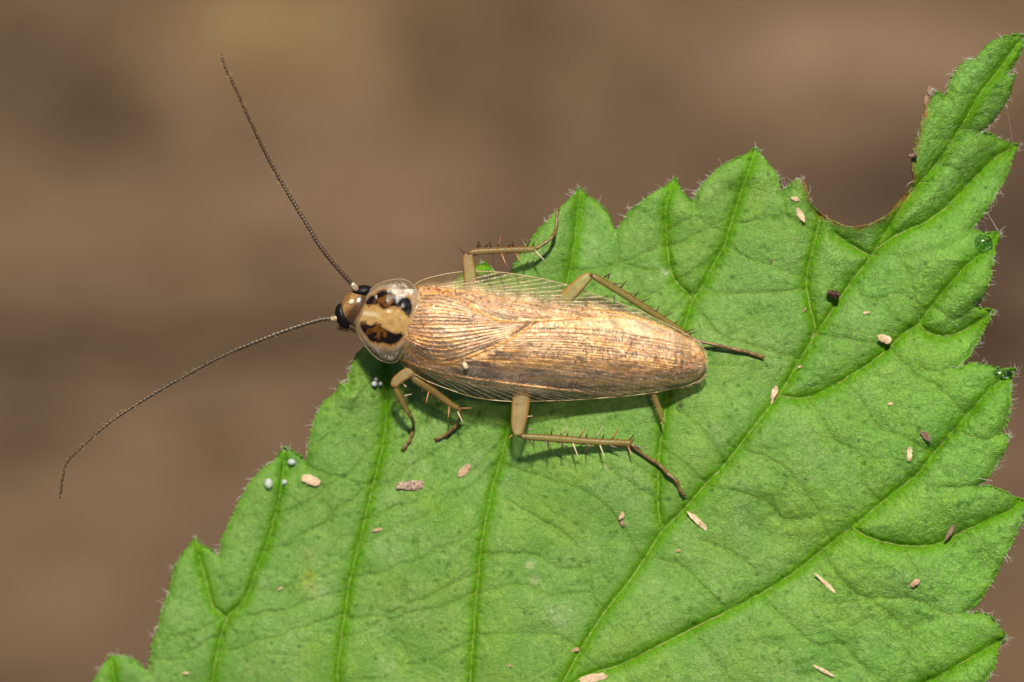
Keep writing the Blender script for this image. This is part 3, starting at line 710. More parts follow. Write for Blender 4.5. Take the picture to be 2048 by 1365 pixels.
F_(1819, 909, 27, 12, 88, 'white', 'upright cream chip on the right lobe beside the side vein', 'plant_flake', 'flake', .8)
F_(1900, 1065, 36, 10, 60, 'dark', 'dark narrow splinter lying across the lower right vein')
F_(1830, 1166, 22, 14, 40, 'tan', 'tan scale with a hair on the lower right lobe', 'plant_flake', 'flake', .4)
F_(1651, 1167, 60, 9, -43, 'white', 'slim cream splinter on the lower right of the leaf, upper of two')
F_(1647, 1342, 50, 8, -27, 'white', 'slim cream splinter at the bottom edge of the picture, lower right')
F_(1186, 1357, 56, 19, 12, 'pale', 'pale flake on the midrib at the bottom edge of the picture', 'plant_flake', 'flake', .5)
F_(1151, 1300, 16, 9, 15, 'tan', 'small pink-brown fleck just above the flake on the midrib', 'plant_flake', 'flake', .6)
F_(1356, 1102, 9, 6, 0, 'tan', 'tiny tan fleck between midrib and side vein below the slim splinter', 'plant_flake', 'flake', .6)
F_(1018, 1332, 9, 7, 30, 'tan', 'tiny orange fleck near the bottom left of the midrib', 'plant_flake', 'flake', .6)
F_(1780, 808, 12, 7, 10, 'pale', 'tiny pale fleck above the cream chip and dark husk', 'plant_flake', 'flake', .6)
F_(1600, 734, 8, 6, 20, 'pale', 'tiny pale fleck on the midrib above the fork', 'plant_flake', 'flake', .6)
F_(1826, 312, 17, 12, 10, 'dark', 'dark rough crumb stuck on the right rim of the bite', 'crumb', 'crumb', .7, T=14, ridge=1.4)
F_(560, 1178, 14, 5, 25, 'white', 'tiny white sliver left of the yellow leaf blemish')
F_(372, 1347, 14, 6, 0, 'pale', 'tiny pale fleck at the bottom left of the leaf', 'plant_flake', 'flake', .6)
F_(1543, 523, 6, 5, 0, 'dark', 'black speck on the leaf between bite and wings', 'crumb', 'crumb', .7)
F_(930, 731, 15, 11, -60, 'white', 'white crumb lying on the lower wing of the cockroach', 'crumb', 'crumb', .7, T=6, z=1.08, group=None)

# spider silk at the right margin
def silk(a, b, label):
    mb = MB(); q = []
    for k in range(9):
        t = k / 8; q.append((a[0] + (b[0] - a[0]) * t, a[1] + (b[1] - a[1]) * t, a[2] + (b[2] - a[2]) * t - .05 * math.sin(t * math.pi), .33))
    mb.add(*ptube(q, 4)); o = mb.build('silk_thread', M_HAIR); tag(o, label, 'thread', 'silk threads at the right margin')
silk((2012, 208, leafz(2008, 212)), (2026, 288, leafz(2024, 288)), 'silk thread between the two topmost right teeth of the leaf')
silk((1918, 950, leafz(1918, 950)), (1985, 962, leafz(1978, 960) + .04), 'silk thread lying over the lower right margin of the leaf')
silk((1974, 425, leafz(1965, 425)), (1996, 462, leafz(1994, 466)), 'silk thread above the tooth with the water drop')

# ---------------------------------------------------------------- cockroach
roach = tag(empty('cockroach', P(1060, 690, 0.25)), 'golden brown winged cockroach with long antennae sitting on the green leaf', 'insect')
UPPER = spline([(824, 578), (832, 568), (847, 560), (875, 552), (914, 545), (953, 543), (1000, 545), (1031, 549), (1067, 555), (1135, 570.5), (1202, 594), (1269.5, 618), (1314, 639), (1359, 661.5), (1382, 675), (1400, 688.5), (1409, 704), (1413, 722)], 4)
LOWER = spline([(800, 722), (808, 733), (819, 741), (835, 752), (858, 764), (897, 779), (936, 792), (975, 799.5), (1014, 803), (1045, 803.5), (1135, 801), (1225, 795), (1292, 788), (1337, 780.5), (1382, 769), (1404, 758), (1412, 743), (1413, 722)], 4)
SUT = spline([(818, 648), (870, 647), (920, 647), (980, 645), (1045, 643), (1090, 641), (1135, 638), (1180, 635), (1225, 634), (1270, 638), (1310, 648), (1345, 661), (1375, 678), (1395, 694), (1406, 706), (1412, 722)], 4)
AX = np.array([(790, 643), (835, 650), (1045, 676), (1225, 699), (1413, 726)], float)
def wing_t(X, Y):
    """-1 at the upper costal edge, 0 on the axis, +1 at the lower edge; s along the body"""
    s = np.clip((X - 800) / 613, 0, 1)
    yu = np.interp(X, UPPER[:, 0], UPPER[:, 1]); yl = np.interp(X, LOWER[:, 0], LOWER[:, 1]); ya = np.interp(X, AX[:, 0], AX[:, 1])
    yu = np.minimum(yu, ya - 18); yl = np.maximum(yl, ya + 18)
    t = np.where(Y < ya, (Y - ya) / (ya - yu), (Y - ya) / (yl - ya))
    return np.clip(t, -1.1, 1.1), s
def wing_z(X, Y):
    t, s = wing_t(X, Y)
    ztop = 1.13 - 0.30 * s ** 2 - .14 * np.exp(-np.clip(X - 800, 0, 999) / 45); zed = 0.60 - 0.02 * s
    ends = np.clip((1413 - X) / 60, 0, 1) ** .6 * .5 + .5
    return zed + (ztop - zed) * (1 - np.abs(t) ** 2.3) * ends + 0.11 * t * np.clip(1 - t * t, 0, 1) * ends

def lerp_curves(A, B, ks, n=60, a=0.0, b=1.0):
    A = resample(A, n); B = resample(B, n); i0, i1 = int(a * (n - 1)), int(b * (n - 1)) + 1
    return [(A * (1 - k) + B * k)[i0:i1] for k in ks]
def seg(pl, a, b, n=60):
    r_ = resample(pl, 200); return resample(r_[int(a * 199):int(b * 199) + 1], n)

# veins of the upper-lying wing (its costal edge is the lower outline)
CS_T = spline([(822, 700), (850, 722), (890, 728), (935, 715), (980, 697), (1021, 679), (1058, 655), (1066, 645)], 4)
R_T = spline([(806, 722), (850, 737), (900, 750), (960, 760), (1020, 768), (1100, 778), (1180, 788), (1240, 791)], 4)
CS_U = spline([(845, 586), (885, 586), (904, 592), (933, 604), (959, 623), (980, 635), (1002, 642), (1030, 645)], 4)
R_U = spline([(828, 574), (880, 578), (940, 584), (1000, 596), (1060, 608), (1120, 616), (1180, 619), (1250, 628), (1320, 650), (1380, 680)], 4)
def costal(R, E, n, lead, a0, a1, bow):
    R_ = resample(R, 200); E_ = resample(E, 200); out = []
    for i in range(n):
        t = a0 + (a1 - a0) * i / (n - 1)
        p = R_[int(t * 199)]; x1 = p[0] + lead * (0.5 + .8 * math.sin(min(1, t * 1.3 + .15) * math.pi * .5)) * (1.0 - .45 * t)
        q = E_[np.argmin(abs(E_[:, 0] - x1))]; m = (p + q) / 2 + np.array([0, bow])
        u = np.linspace(0, 1, 14)[:, None]
        out.append((1 - u) ** 2 * p + 2 * u * (1 - u) * m + u * u * q)
    return out
TIP = np.array([(1413, 722)])
def wing_veins(top):
    main, fine, cost = [], [], []
    if top:
        main = [SUT, CS_T, R_T[:150]]
        cost = costal(R_T, LOWER, 24, 165, 0.0, 1.0, -2)
        fine += lerp_curves(seg(SUT, 0, .42), CS_T, [k / 9 for k in range(1, 9)])
        # disc: the veins leave the claval line and run out to the tip and the lower margin
        st_ = resample(np.vstack([CS_T[::-1][4:-6]]), 60); ends = np.vstack([resample(spline([(1404, 700), (1411, 722), (1406, 748), (1392, 764)], 3), 50), resample(spline([(1388, 767), (1337, 780), (1292, 788), (1200, 797)], 4), 34)])
        r_ = np.random.RandomState(77)
        for k in range(23):
            t = (k + r_.uniform(-.15, .15)) / 22; p = st_[int(np.clip(t, 0, 1) ** .85 * 59)]; q = ends[int(np.clip(t, 0, 1) * 83)]
            c1 = p + np.array([.38 * (q[0] - p[0]), -7 + 9 * t]); c2 = p * .3 + q * .7 + np.array([0, -13 + 4 * t])
            u = np.linspace(0, 1, 26)[:, None]
            l_ = (1 - u) ** 3 * p + 3 * u * (1 - u) ** 2 * c1 + 3 * u * u * (1 - u) * c2 + u ** 3 * q; l_[1:-1, 1] += r_.uniform(-.5, .5, 24)
            fine.append(l_)
    else:
        main = [CS_U, R_U[:200]]
        cost = costal(R_U, UPPER, 30, 225, 0.02, 1.0, 7)
        fine += lerp_curves(CS_U, seg(SUT, .02, .40), [k / 9 for k in range(1, 9)])
        low = spline([(890, 589), (925, 597), (960, 612), (1000, 632), (1060, 638), (1150, 634), (1240, 632)], 4)
        fine += lerp_curves(R_U[:170], low, [k / 8 for k in range(1, 8)])
    return main, fine, cost

def build_wing(top):
    F = Field(782, 1418, 538, 808, 1.15)
    if top:
        poly = np.vstack([SUT, LOWER[::-1][1:], [(797, 700), (806, 670)]])
    else:
        # runs on under the other wing
        poly = np.vstack([UPPER, [(1400, 735), (1330, 725), (1200, 712), (1050, 705), (930, 700), (850, 690), (806, 668), (806, 620)]])
    main, fine, cost = wing_veins(top)
    dm = F.dist(main, 14); df = F.dist(fine, 10); dc = F.dist(cost, 14)
    t, s = wing_t(F.X, F.Y)
    Z = wing_z(F.X, F.Y) + (0.0 if top else -0.035 - 0.035 * np.clip(t + .5, 0, 1))
    Z += 0.014 * np.exp(-(dm / 2.4) ** 2) + (0.009 + .006 * F.noise(30, 75)) * (1 - .4 * s) * np.exp(-(df / 1.5) ** 2) + 0.012 * np.exp(-(dc / 1.5) ** 2)
    if top: Z -= 0.03 * np.exp(-(F.dist([CS_T], 30) / 7) ** 2)
    else: Z -= 0.03 * np.exp(-(F.dist([CS_U], 30) / 7) ** 2)
    Z += 0.022 * F.noise(34, 70) + 0.010 * F.noise(15, 71) + .005 * F.noise(6, 72)
    # colour and opacity
    n1 = F.noise(26, 61) * .5 + .5; n2 = F.noise(8, 62) * .5 + .5; n3 = F.noise(3.2, 63) * .5 + .5
    E = LOWER if top else UPPER; R = np.interp(F.X, (R_T if top else R_U)[:, 0], (R_T if top else R_U)[:, 1])
    Ed = np.interp(F.X, E[:, 0], E[:, 1])
    q = (F.Y - R) / np.where(abs(Ed - R) < 2, 2 * np.sign(Ed - R + 1e-3), (Ed - R))   # 0 at R, 1 at edge
    cf = np.clip((q + 0.08 + .3 * (n1 - .5)) / .75, 0, 1)                                 # costal (clear) field
    if top: cf *= np.clip((1215 - F.X) / 70, 0, 1)
    else: cf *= np.clip((1420 - F.X) / 60, 0, 1)
    strip = 0
    if top:
        de = F.dist([LOWER], 14); strip = np.clip(1 - de / 9, 0, 1) * np.clip((F.X - 1240) / 40, 0, 1); 
        cf = np.maximum(cf, strip)
    def L(c): return np.array(c)[None, None, :]
    gold = L((0.84, 0.60, 0.36)); amber = L((0.80, 0.42, 0.06)); brown = L((0.17, 0.085, 0.035)); pinkish = L((0.93, 0.74, 0.62)); umber = L((.09, .045, .022))
    e = lambda a: a[..., None]
    C = gold * (1 - e(n1) * .35) + amber * e(n1) * .35
    claval = np.exp(-((F.X - 930) / 130) ** 2 - ((F.Y - 655) / 60) ** 2)
    C = C * (1 - e(claval) * .6) + pinkish * e(claval) * .6
    distal = np.clip((F.X - 1180) / 160, 0, 1) * (1 if top else .4)
    C = C * (1 - e(distal) * .55) + L((0.68, 0.50, 0.37)) * e(distal) * .55
    if top:
        lowb = np.exp(-((F.Y - np.interp(F.X, [880, 1000, 1100, 1200, 1300], [742, 752, 768, 782, 784])) / 17) ** 2) * np.clip((F.X - 860) / 60, 0, 1) * np.clip((1330 - F.X) / 60, 0, 1) * (.35 + .9 * n1)
        lowb = np.clip(1.25 * lowb, 0, 1)
        C = C * (1 - e(lowb) * .75) + brown * e(lowb) * .75
        ob = np.exp(-((F.Y - np.interp(F.X, [900, 1050, 1150, 1250, 1400], [722, 722, 726, 735, 720])) / 16) ** 2) * np.clip((F.X - 930) / 60, 0, 1) * .75
        C = C * (1 - e(ob)) + amber * e(ob)
        bb = np.exp(-((F.X - 870) / 45) ** 2 - ((F.Y - 695) / 24) ** 2) * .75
        C = C * (1 - e(bb)) + umber * 1.5 * e(bb)
    else:
        bb = np.exp(-((F.X - 842) / 16) ** 2 - ((F.Y - 620) / 26) ** 2) * .7
        C = C * (1 - e(bb)) + umber * 1.5 * e(bb)
    bs = np.exp(-((F.X - 838) / 22) ** 2 - ((F.Y - 665) / 20) ** 2) * .85; C = C * (1 - e(bs)) + L((.62, .30, .06)) * e(bs)
    bs = np.exp(-((F.X - 850) / 50) ** 2 - ((F.Y - 728) / 18) ** 2) * .75; C = C * (1 - e(bs)) + L((.50, .22, .03)) * e(bs)
    bs = np.exp(-((F.X - 880) / 35) ** 2 - ((F.Y - 584) / 9) ** 2) * .7; C = C * (1 - e(bs)) + L((.42, .17, .03)) * e(bs)
    bs = np.clip(1 - (F.X - 812) / 32, 0, 1) * .4; C = C * (1 - e(bs)) + L((.5, .24, .07)) * e(bs)
    w = np.clip(.45 + .45 * n2 + .4 * noise_at(F.X / 40, t * 30 + 60, 31), .1, 1) * np.exp(-(df / 1.5) ** 2) * (1 - cf); C = C * (1 - e(w)) + L((0.30, 0.13, 0.03)) * e(w)
    w = .9 * np.exp(-(dm / 2.8) ** 2) * (1 - .4 * cf); C = C * (1 - e(w)) + L((0.78, 0.33, 0.015)) * e(w)
    C = C * (1 - e(cf) * .8) + L((.34, .30, .16)) * e(cf) * .8
    w = (.55 + .4 * n2) * np.exp(-(dc / 1.5) ** 2) * np.clip(cf + .3, 0, 1); C = C * (1 - e(w)) + L((0.85, 0.74, 0.50)) * e(w)
    # dark cross-vein marks and flecks
    r_ = np.random.RandomState(21 + top)
    for _ in range(1000 if top else 220):
        x = 1000 + 400 * r_.beta(2.2, 1.3); tt = r_.uniform(-.35, .72) if top else r_.uniform(-.75, -.25)
        if not top: x = r_.uniform(860, 1380)
        ya = np.interp(x, AX[:, 0], AX[:, 1]); w_ = np.interp(x, LOWER[:, 0], LOWER[:, 1]) - ya if tt > 0 else ya - np.interp(x, UPPER[:, 0], UPPER[:, 1])
        y = ya + tt * w_; rx, ry = r_.uniform(.7, 1.5), r_.uniform(1.5, 3.6)
        wd = F.win(x - 8, x + 8, y - 12, y + 12)
        w = (r_.uniform(.5, 1.0) * np.exp(-((F.X[wd] - x) / rx) ** 2 - ((F.Y[wd] - y) / ry) ** 2))[..., None]
        C[wd] = C[wd] * (1 - w) + np.array((.07, .035, .025)) * w
    k1 = noise_at(F.X / 60, t * 22 + 40, 5 + top); k2 = noise_at(F.X / 26, t * 46 + 80, 9 + top)
    sa = .8 + .9 * np.clip(t * 1.6 + .2, 0, 1); sk = (1.05 - .10 * np.clip(t * 2, 0, 1)) + (.26 * k1 + .26 * k2) * sa  # streaky highlights along the veins painted in, lower half dimmer
    C *= e(np.where(cf > .6, 1, sk)); am = np.clip(.6 * k1 - .12 + .35 * np.clip(t * 4 - .3, 0, 1), 0, .8) * (1 - cf); C = C * (1 - e(am)) + amber * e(am)
    C *= (0.78 + .26 * e(n3)); sh = np.exp(-((F.X - 810) / 110) ** 2)
    C = C * (np.array((0.98, 0.94, 0.88)) * (1 - e(sh)) + np.array((0.88, 0.76, 0.56)) * e(sh))
    op = np.clip(0.90 - .12 * n2 - .76 * cf ** .8, 0.15, 1)
    op = np.maximum(op, (.35 + .55 * n2) * np.exp(-(dc / 1.3) ** 2)); op = np.maximum(op, .97 * np.exp(-(dm / 2.5) ** 2))
    x, y, f, used = clip_grid(F, poly)
    me = mesh('forewing', PA(x, y, Z[used]), f); attr_c(me, 'col', C[used]); attr_f(me, 'opac', op[used]); attr_f(me, 'vein', df[used])
    o = obj('forewing', me, M_WING, roach)
    o['label'] = 'golden forewing lying on top of the other wing' if top else 'golden forewing partly covered, with a clear green-tinted margin'
    mb = MB(); ed = resample(E, 150)
    mb.add(*ptube([(a, b, float(wing_z(np.array(a), np.array(b))) + (0 if top else -.035), 1.0) for a, b in ed], 6))
    mb.build('wing_rim', M_RIM, o)
M_WING = wing_mat()
M_RIM = simple('wing_rim_horn', (0.52, 0.42, 0.22), (0.36, 0.2, 0.06), 30, .25, .6, .5, 60)
build_wing(True); build_wing(False)
# hairy fringe on the wing tip
mb = MB(); r = random.Random(12)
for _ in range(90):
    u = r.random(); pl = np.vstack([UPPER[-10:], LOWER[::-1][:22]]); p = pl[int(u * (len(pl) - 1))]
    hair(mb, p[0], p[1], float(wing_z(np.array(p[0]), np.array(p[1]))), math.atan2(p[1] - 715, p[0] - 1340) + r.gauss(0, .3), r.uniform(2, 6), .5, 0, 0)
tag(mb.build('tip_fringe', M_SPINE3, roach), kind='stuff')

# body: head, thorax and abdomen in one skin, lofted along the axis
def build_body():
    st = [(687, 595, 3, 2, .62), (690, 597, 16, 10, .62), (696, 602, 29, 17, .62), (704, 608, 36, 23, .63), (713, 615, 38, 25, .63), (724, 623, 35, 24, .63), (735, 632, 34, 20, .64), (755, 637, 46, 22, .64), (780, 642, 52, 26, .66), (810, 648, 60, 28, .68), (840, 652, 66, 30, .69),
          (900, 660, 76, 31, .69), (960, 668, 80, 31, .68), (1020, 675, 82, 31, .66), (1080, 682, 80, 29, .64), (1140, 689, 76, 26, .61), (1200, 696, 68, 22, .57), (1260, 704, 56, 18, .53), (1310, 712, 40, 13, .50), (1340, 716, 20, 8, .48), (1350, 718, 3, 2, .48)]
    q = smooth4([(a, b, c, d) for a, b, c, d, e_ in st], 3); ez = np.interp(q[:, 0], [s[0] for s in st], [s[4] for s in st])
    V = []; Fc = []; n = 28; C = []
    for i, (x, y, w, h) in enumerate(q):
        ang = math.radians(37 - 29 * min(1, max(0, (x - 705) / 60)))    # the head is turned to one side
        ux, uy = -math.sin(ang), math.cos(ang)
        seg_ = 1 + (.03 * math.sin((x - 860) / 7.5) if x > 860 else 0)
        for k in range(n):
            a = 2 * math.pi * k / n
            V.append(P(x + ux * math.cos(a) * w * seg_, y + uy * math.cos(a) * w * seg_, float(ez[i]) + math.sin(a) * h / 100))
            if x < 722:
                f_ = abs(math.cos(a)); c = (0.40, 0.23, 0.075) if 694 < x < 704 else (0.25, 0.13, 0.04)
                if x > 709: c = (0.10, 0.05, 0.02)
                C.append(c)
            elif x < 850: C.append((.38, .22, .09))
            else:
                m_ = .5 + .5 * math.sin((x - 860) / 7.5); C.append((.30 * (.6 + .5 * m_), .155 * (.6 + .5 * m_), .055))
        if i:
            o = (i - 1) * n
            for k in range(n):
                k2 = (k + 1) % n; Fc.append((o + k, o + k2, o + n + k2, o + n + k))
    Fc.append(tuple(range(n))[::-1]); Fc.append(tuple((len(q) - 1) * n + k for k in range(n)))
    me = mesh('body', V, Fc); attr_c(me, 'col', C)
    m = Mat('body_skin'); c = m.attr('col', 'Color'); nn = m.noise(16, 4)
    m.set(Base_Color=m.mix(m.ramp(nn, .35, .7, 0, .7), c, m.mix(1.0, c, (.42, .32, .25), 'MULTIPLY')), Roughness=.24, Normal=m.bump(nn, .25, .02))
    m.b.inputs['Subsurface Weight'].default_value = .2; m.b.inputs['Subsurface Radius'].default_value = (.1, .05, .02); m.b.inputs['Subsurface Scale'].default_value = .6
    o = obj('body', me, m.m, roach)
    return o
build_body()

def ellipsoid(name, x, y, z, rx, ry, rz, deg, mat, parent, label=None, n=22, m=14, k=1.0):
    V = []; Fc = []; a0 = math.radians(deg)
    for j in range(m + 1):
        t = math.pi * j / m - math.pi / 2
        for i in range(n):
            a = 2 * math.pi * i / n
            lx = rx * math.cos(a) * math.cos(t); ly = ry * math.sin(a) * math.cos(t)
            lx += k * 0.0 if k == 1 else k * (1 - (ly / ry) ** 2)
            V.append(P(x + lx * math.cos(a0) - ly * math.sin(a0), y + lx * math.sin(a0) + ly * math.cos(a0), z + rz * math.sin(t)))
        if j:
            for i in range(n):
                i2 = (i + 1) % n; o = (j - 1) * n
                Fc.append((o + i, o + n + i, o + n + i2, o + i2))
    o = obj(name, mesh(name, V, Fc), mat, parent)
    if label: o['label'] = label
    return o
# the two eyes wrap the sides of the head
ellipsoid('eye', 726, 584, .66, 22, 13.5, .17, -8, M_EYE, roach)
ellipsoid('eye', 686.5, 633, .63, 13, 27, .17, -16, M_EYE, roach, k=-3)
ellipsoid('ocellar_spot', 703, 604, .845, 6, 4.5, .03, -40, simple('pale_lens', (.75, .62, .42), None, 8, .12, .7), roach)

# mouth palps below the eye
mb = MB(); mb.add(*ptube(smooth4([(712, 664, .5, 3.5), (700, 662, .5, 3.2), (688, 660, .48, 3.4), (674, 658, .46, 2.2)], 4), 8)); mb.build('palp', M_TIBIA, roach)
mb = MB(); mb.add(*ptube(smooth4([(708, 660, .46, 2.6), (695, 655, .44, 2.4), (682, 656, .42, 2.6), (676, 652, .4, 1.6)], 4), 8)); mb.build('palp', M_TIBIA, roach)

# pronotum
PRO = spline([(713, 629), (720, 611), (732, 588), (748, 573), (769, 563), (797, 558), (816, 562), (830, 574), (835, 590), (834, 618), (832, 647), (825, 672), (812, 692), (804, 708), (797, 721), (785, 727), (769, 725), (754, 717), (738, 702), (724, 682), (715, 663), (711, 645), (713, 629)], 3)[:-1]
def zc(pts): return spline([(660 + a / 5.12, 520 + b / 5.12) for a, b in pts + pts[:1]], 3)
DK1 = zc([(352, 435), (395, 380), (475, 345), (535, 312), (605, 315), (650, 340), (690, 365), (745, 365), (800, 380), (835, 430), (842, 510), (815, 580), (775, 560), (740, 520), (690, 490), (640, 480), (590, 500), (540, 505), (510, 480), (480, 460), (430, 460), (380, 470)])
DK2 = zc([(305, 640), (340, 625), (370, 650), (420, 670), (460, 650), (500, 665), (540, 690), (580, 715), (620, 735), (660, 752), (720, 745), (762, 762), (740, 800), (700, 845), (650, 865), (600, 872), (540, 850), (490, 862), (440, 850), (400, 830), (370, 780), (330, 740), (305, 690)])
def pro_z(X, Y):
    u = ((X - 772) * .985 + (Y - 643) * .13) / 64; v = (-(X - 772) * .13 + (Y - 643) * .99) / 84
    return 0.86 + 0.17 * (1 - np.clip(u * u + v * v, 0, 1.3)) + 0.10 * np.clip(u, -1, 1)
def build_pronotum():
    F = Field(704, 842, 552, 732, 1.0)
    x, y, f, used = clip_grid(F, PRO)
    dE = F.dist([np.vstack([PRO, PRO[:1]])], 40)
    i1 = inside(DK1[:-1], F.X + 3 * F.noise(5, 1), F.Y + 3 * F.noise(5, 2)); i2 = inside(DK2[:-1], F.X + 3 * F.noise(5, 3), F.Y + 3 * F.noise(5, 4))
    d1 = F.dist([DK1, DK2], 12); dark = np.where(i1 | i2, np.clip(.5 + d1 / 5, 0, 1), np.clip(.5 - d1 / 5, 0, 1))
    CORE = zc([(300, 560), (340, 440), (420, 340), (540, 280), (640, 290), (740, 330), (840, 360), (870, 500), (850, 650), (800, 760), (740, 860), (650, 910), (540, 900), (440, 880), (370, 830), (310, 740), (285, 640)])
    ic = inside(CORE[:-1], F.X, F.Y); dc = F.dist([CORE], 20); core = np.where(ic, np.clip(.55 + dc / 13, 0, 1), np.clip(.55 - dc / 13, 0, 1))
    n1 = F.noise(7, 5) * .5 + .5; n2 = F.noise(3, 6) * .5 + .5; n3 = F.noise(1.7, 7) * .5 + .5; n4 = F.noise(14, 8) * .5 + .5
    e = lambda a: a[..., None]
    cream = np.array((.56, .37, .14)); tan = np.array((.30, .13, .03)); clear = np.array((.42, .33, .22)); ink = np.array((.010, .006, .005)); amb = np.array((.24, .08, .005))
    mt = np.clip(.25 + .5 * n1 + np.clip(abs(F.Y - (636 + (F.X - 740) * .13)) / 40 - .45, 0, .8), 0, 1); C = cream * (1 - e(mt) * .8) + tan * e(mt) * .8
    Rr = np.clip((F.X - 812) / 14, 0, 1) * .75; C = C * (1 - e(Rr)) + np.array((.50, .30, .14)) * e(Rr)
    st = np.exp(-((F.Y - (628 + (F.X - 740) * .13)) / 4.5) ** 2) * np.clip((765 - F.X) / 20, 0, 1) * .5; C = C * (1 - e(st)) + np.array((.85, .74, .5)) * e(st)
    mott = .55 * np.clip((n4 * .45 + n1 * .4 + n2 * .15 - .56) / .16, 0, 1) * np.clip(d1 / 4, 0, 1) * np.clip((810 - F.X) / 15, 0, 1)
    DC = ink * (1 - e(mott)) + amb * e(mott)
    C = C * (1 - e(dark)) + DC * e(dark)
    fl = np.clip((n3 * .6 + n2 * .4 - .5) / .14, 0, 1) * np.clip(1 - abs(dE - 12) / 10, 0, 1) * (1 - core)
    C = C * (1 - e(1 - core)) + clear * e(1 - core); C = C * (1 - e(fl)) + np.array((.72, .62, .5)) * e(fl)
    rim = np.exp(-(dE / 1.6) ** 2); C = C * (1 - e(rim) * .7) + np.array((.5, .38, .22)) * e(rim) * .7
    op = np.clip(.16 + .80 * core, 0, 1); op = np.maximum(op, fl * .5); op = np.maximum(op, rim * .5); op = np.maximum(op, np.clip((F.X - 803) / 12, 0, .92) * (F.Y > 578))
    Z = pro_z(F.X, F.Y) + .012 * F.noise(12, 9) - .04 * np.exp(-(dE / 5) ** 2)
    me = mesh('pronotum', PA(x, y, Z[used]), f); attr_c(me, 'col', C[used]); attr_f(me, 'opac', op[used])
    o = obj('pronotum', me, pronotum_mat(), roach)
    o['label'] = 'clear-edged shield with two dark patches and a cream middle stripe'
    so = o.modifiers.new('thickness', 'SOLIDIFY'); so.thickness = .006; so.offset = -1
    mb = MB(); pl = resample(np.vstack([PRO, PRO[:1]]), 110)
    mb.add(*ptube([(a, b, float(pro_z(a, b)) - .045, .35) for a, b in pl], 6)); mb.build('shield_rim', M_RIM, o)
build_pronotum()

# antennae
def antenna(pts, z0, z1, base, label):
    q = resample(spline(pts, 5), 230); n = len(q); mb = MB(); P4 = []
    L = 0
    for i, (x, y) in enumerate(q):
        t = i / (n - 1); r_ = 4.6 * (1 - .38 * t) * (1.0 + (0.16 if i % 3 == 0 else (-.16 if i % 3 == 2 else 0)))
        if t > .985: r_ *= .7
        P4.append((x, y, z0 + (z1 - z0) * t ** .8 + .05 * math.sin(t * 9), r_))
    mb.add(*ptube(P4, 8)); o = mb.build('antenna', M_ANT, roach); o['label'] = label
    s = smooth4(base, 3); mb = MB(); mb.add(*ptube(s, 10)); mb.build('scape', M_SCAPE, o)
    mb = MB(); r_ = random.Random(n + int(z1 * 100))
    for _ in range(420):
        i = int(r_.random() * (n - 2)); x, y, z, rr_ = P4[i]; dx, dy = q[i + 1] - q[i]; a = math.atan2(dy, dx) + r_.choice((-1, 1)) * r_.uniform(.5, 1.0)
        big = r_.random() < .12
        hair(mb, x + math.cos(a) * rr_ * .4, y + math.sin(a) * rr_ * .4, z + r_.uniform(-.01, .03), a, r_.uniform(7, 11) if big else r_.uniform(3.5, 6.5), .6 if big else .35, 0, r_.uniform(-.02, .03))
    tag(mb.build('bristles', M_BRISTLE, o), kind='stuff')
antenna([(706, 571), (690, 553), (672, 533), (652, 509), (633, 482), (610, 443), (575, 385), (544, 331), (516, 276), (493, 226), (470, 175), (450, 133), (442, 107)], .78, 1.3,
        [(716, 582, .72, 4), (711, 577, .77, 6.5), (706, 571, .78, 6), (702, 566, .78, 4.5)], 'straight antenna pointing up and away from the head')
antenna([(668, 638), (645, 639), (615, 647), (572, 661), (524, 679), (463, 704), (418, 726), (372, 751), (327, 776), (282, 803), (236, 833), (200, 860), (167, 891), (139, 918), (130, 936), (124, 963), (120, 997)], .66, .9,
        [(682, 636, .64, 4), (675, 637, .66, 6), (668, 638, .66, 6), (658, 638, .66, 4.5)], 'curved antenna drooping towards the lower left')

# legs
SP = {}
def spine_mesh(kind):
    if kind not in SP:
        V, Fc = tube([(0, 0, 0, .055), (.25, 0, 0, .045), (.7, 0, 0, .028), (1, 0, 0, .006)], 6)
        me = mesh('spine', V, Fc); me.materials.append({'d': M_SPINE, 'a': M_SPINE2, 'p': M_SPINE3}[kind]); SP[kind] = me
    return SP[kind]
def spine(parent, a, b, z, kind='d', lift=.06):
    A = Vector(P(a[0], a[1], z)); B = Vector(P(b[0], b[1], z + lift)); d = B - A
    o = obj('spine', spine_mesh(kind), None, parent)
    w = Vector((0, 0, 0)); p = parent
    while p: w += p.location; p = p.parent
    L = d.length; rot = d.to_track_quat('X', 'Z').to_euler()
    o.location = A - w; o.rotation_euler = rot; o.scale = (L, .34, .34)

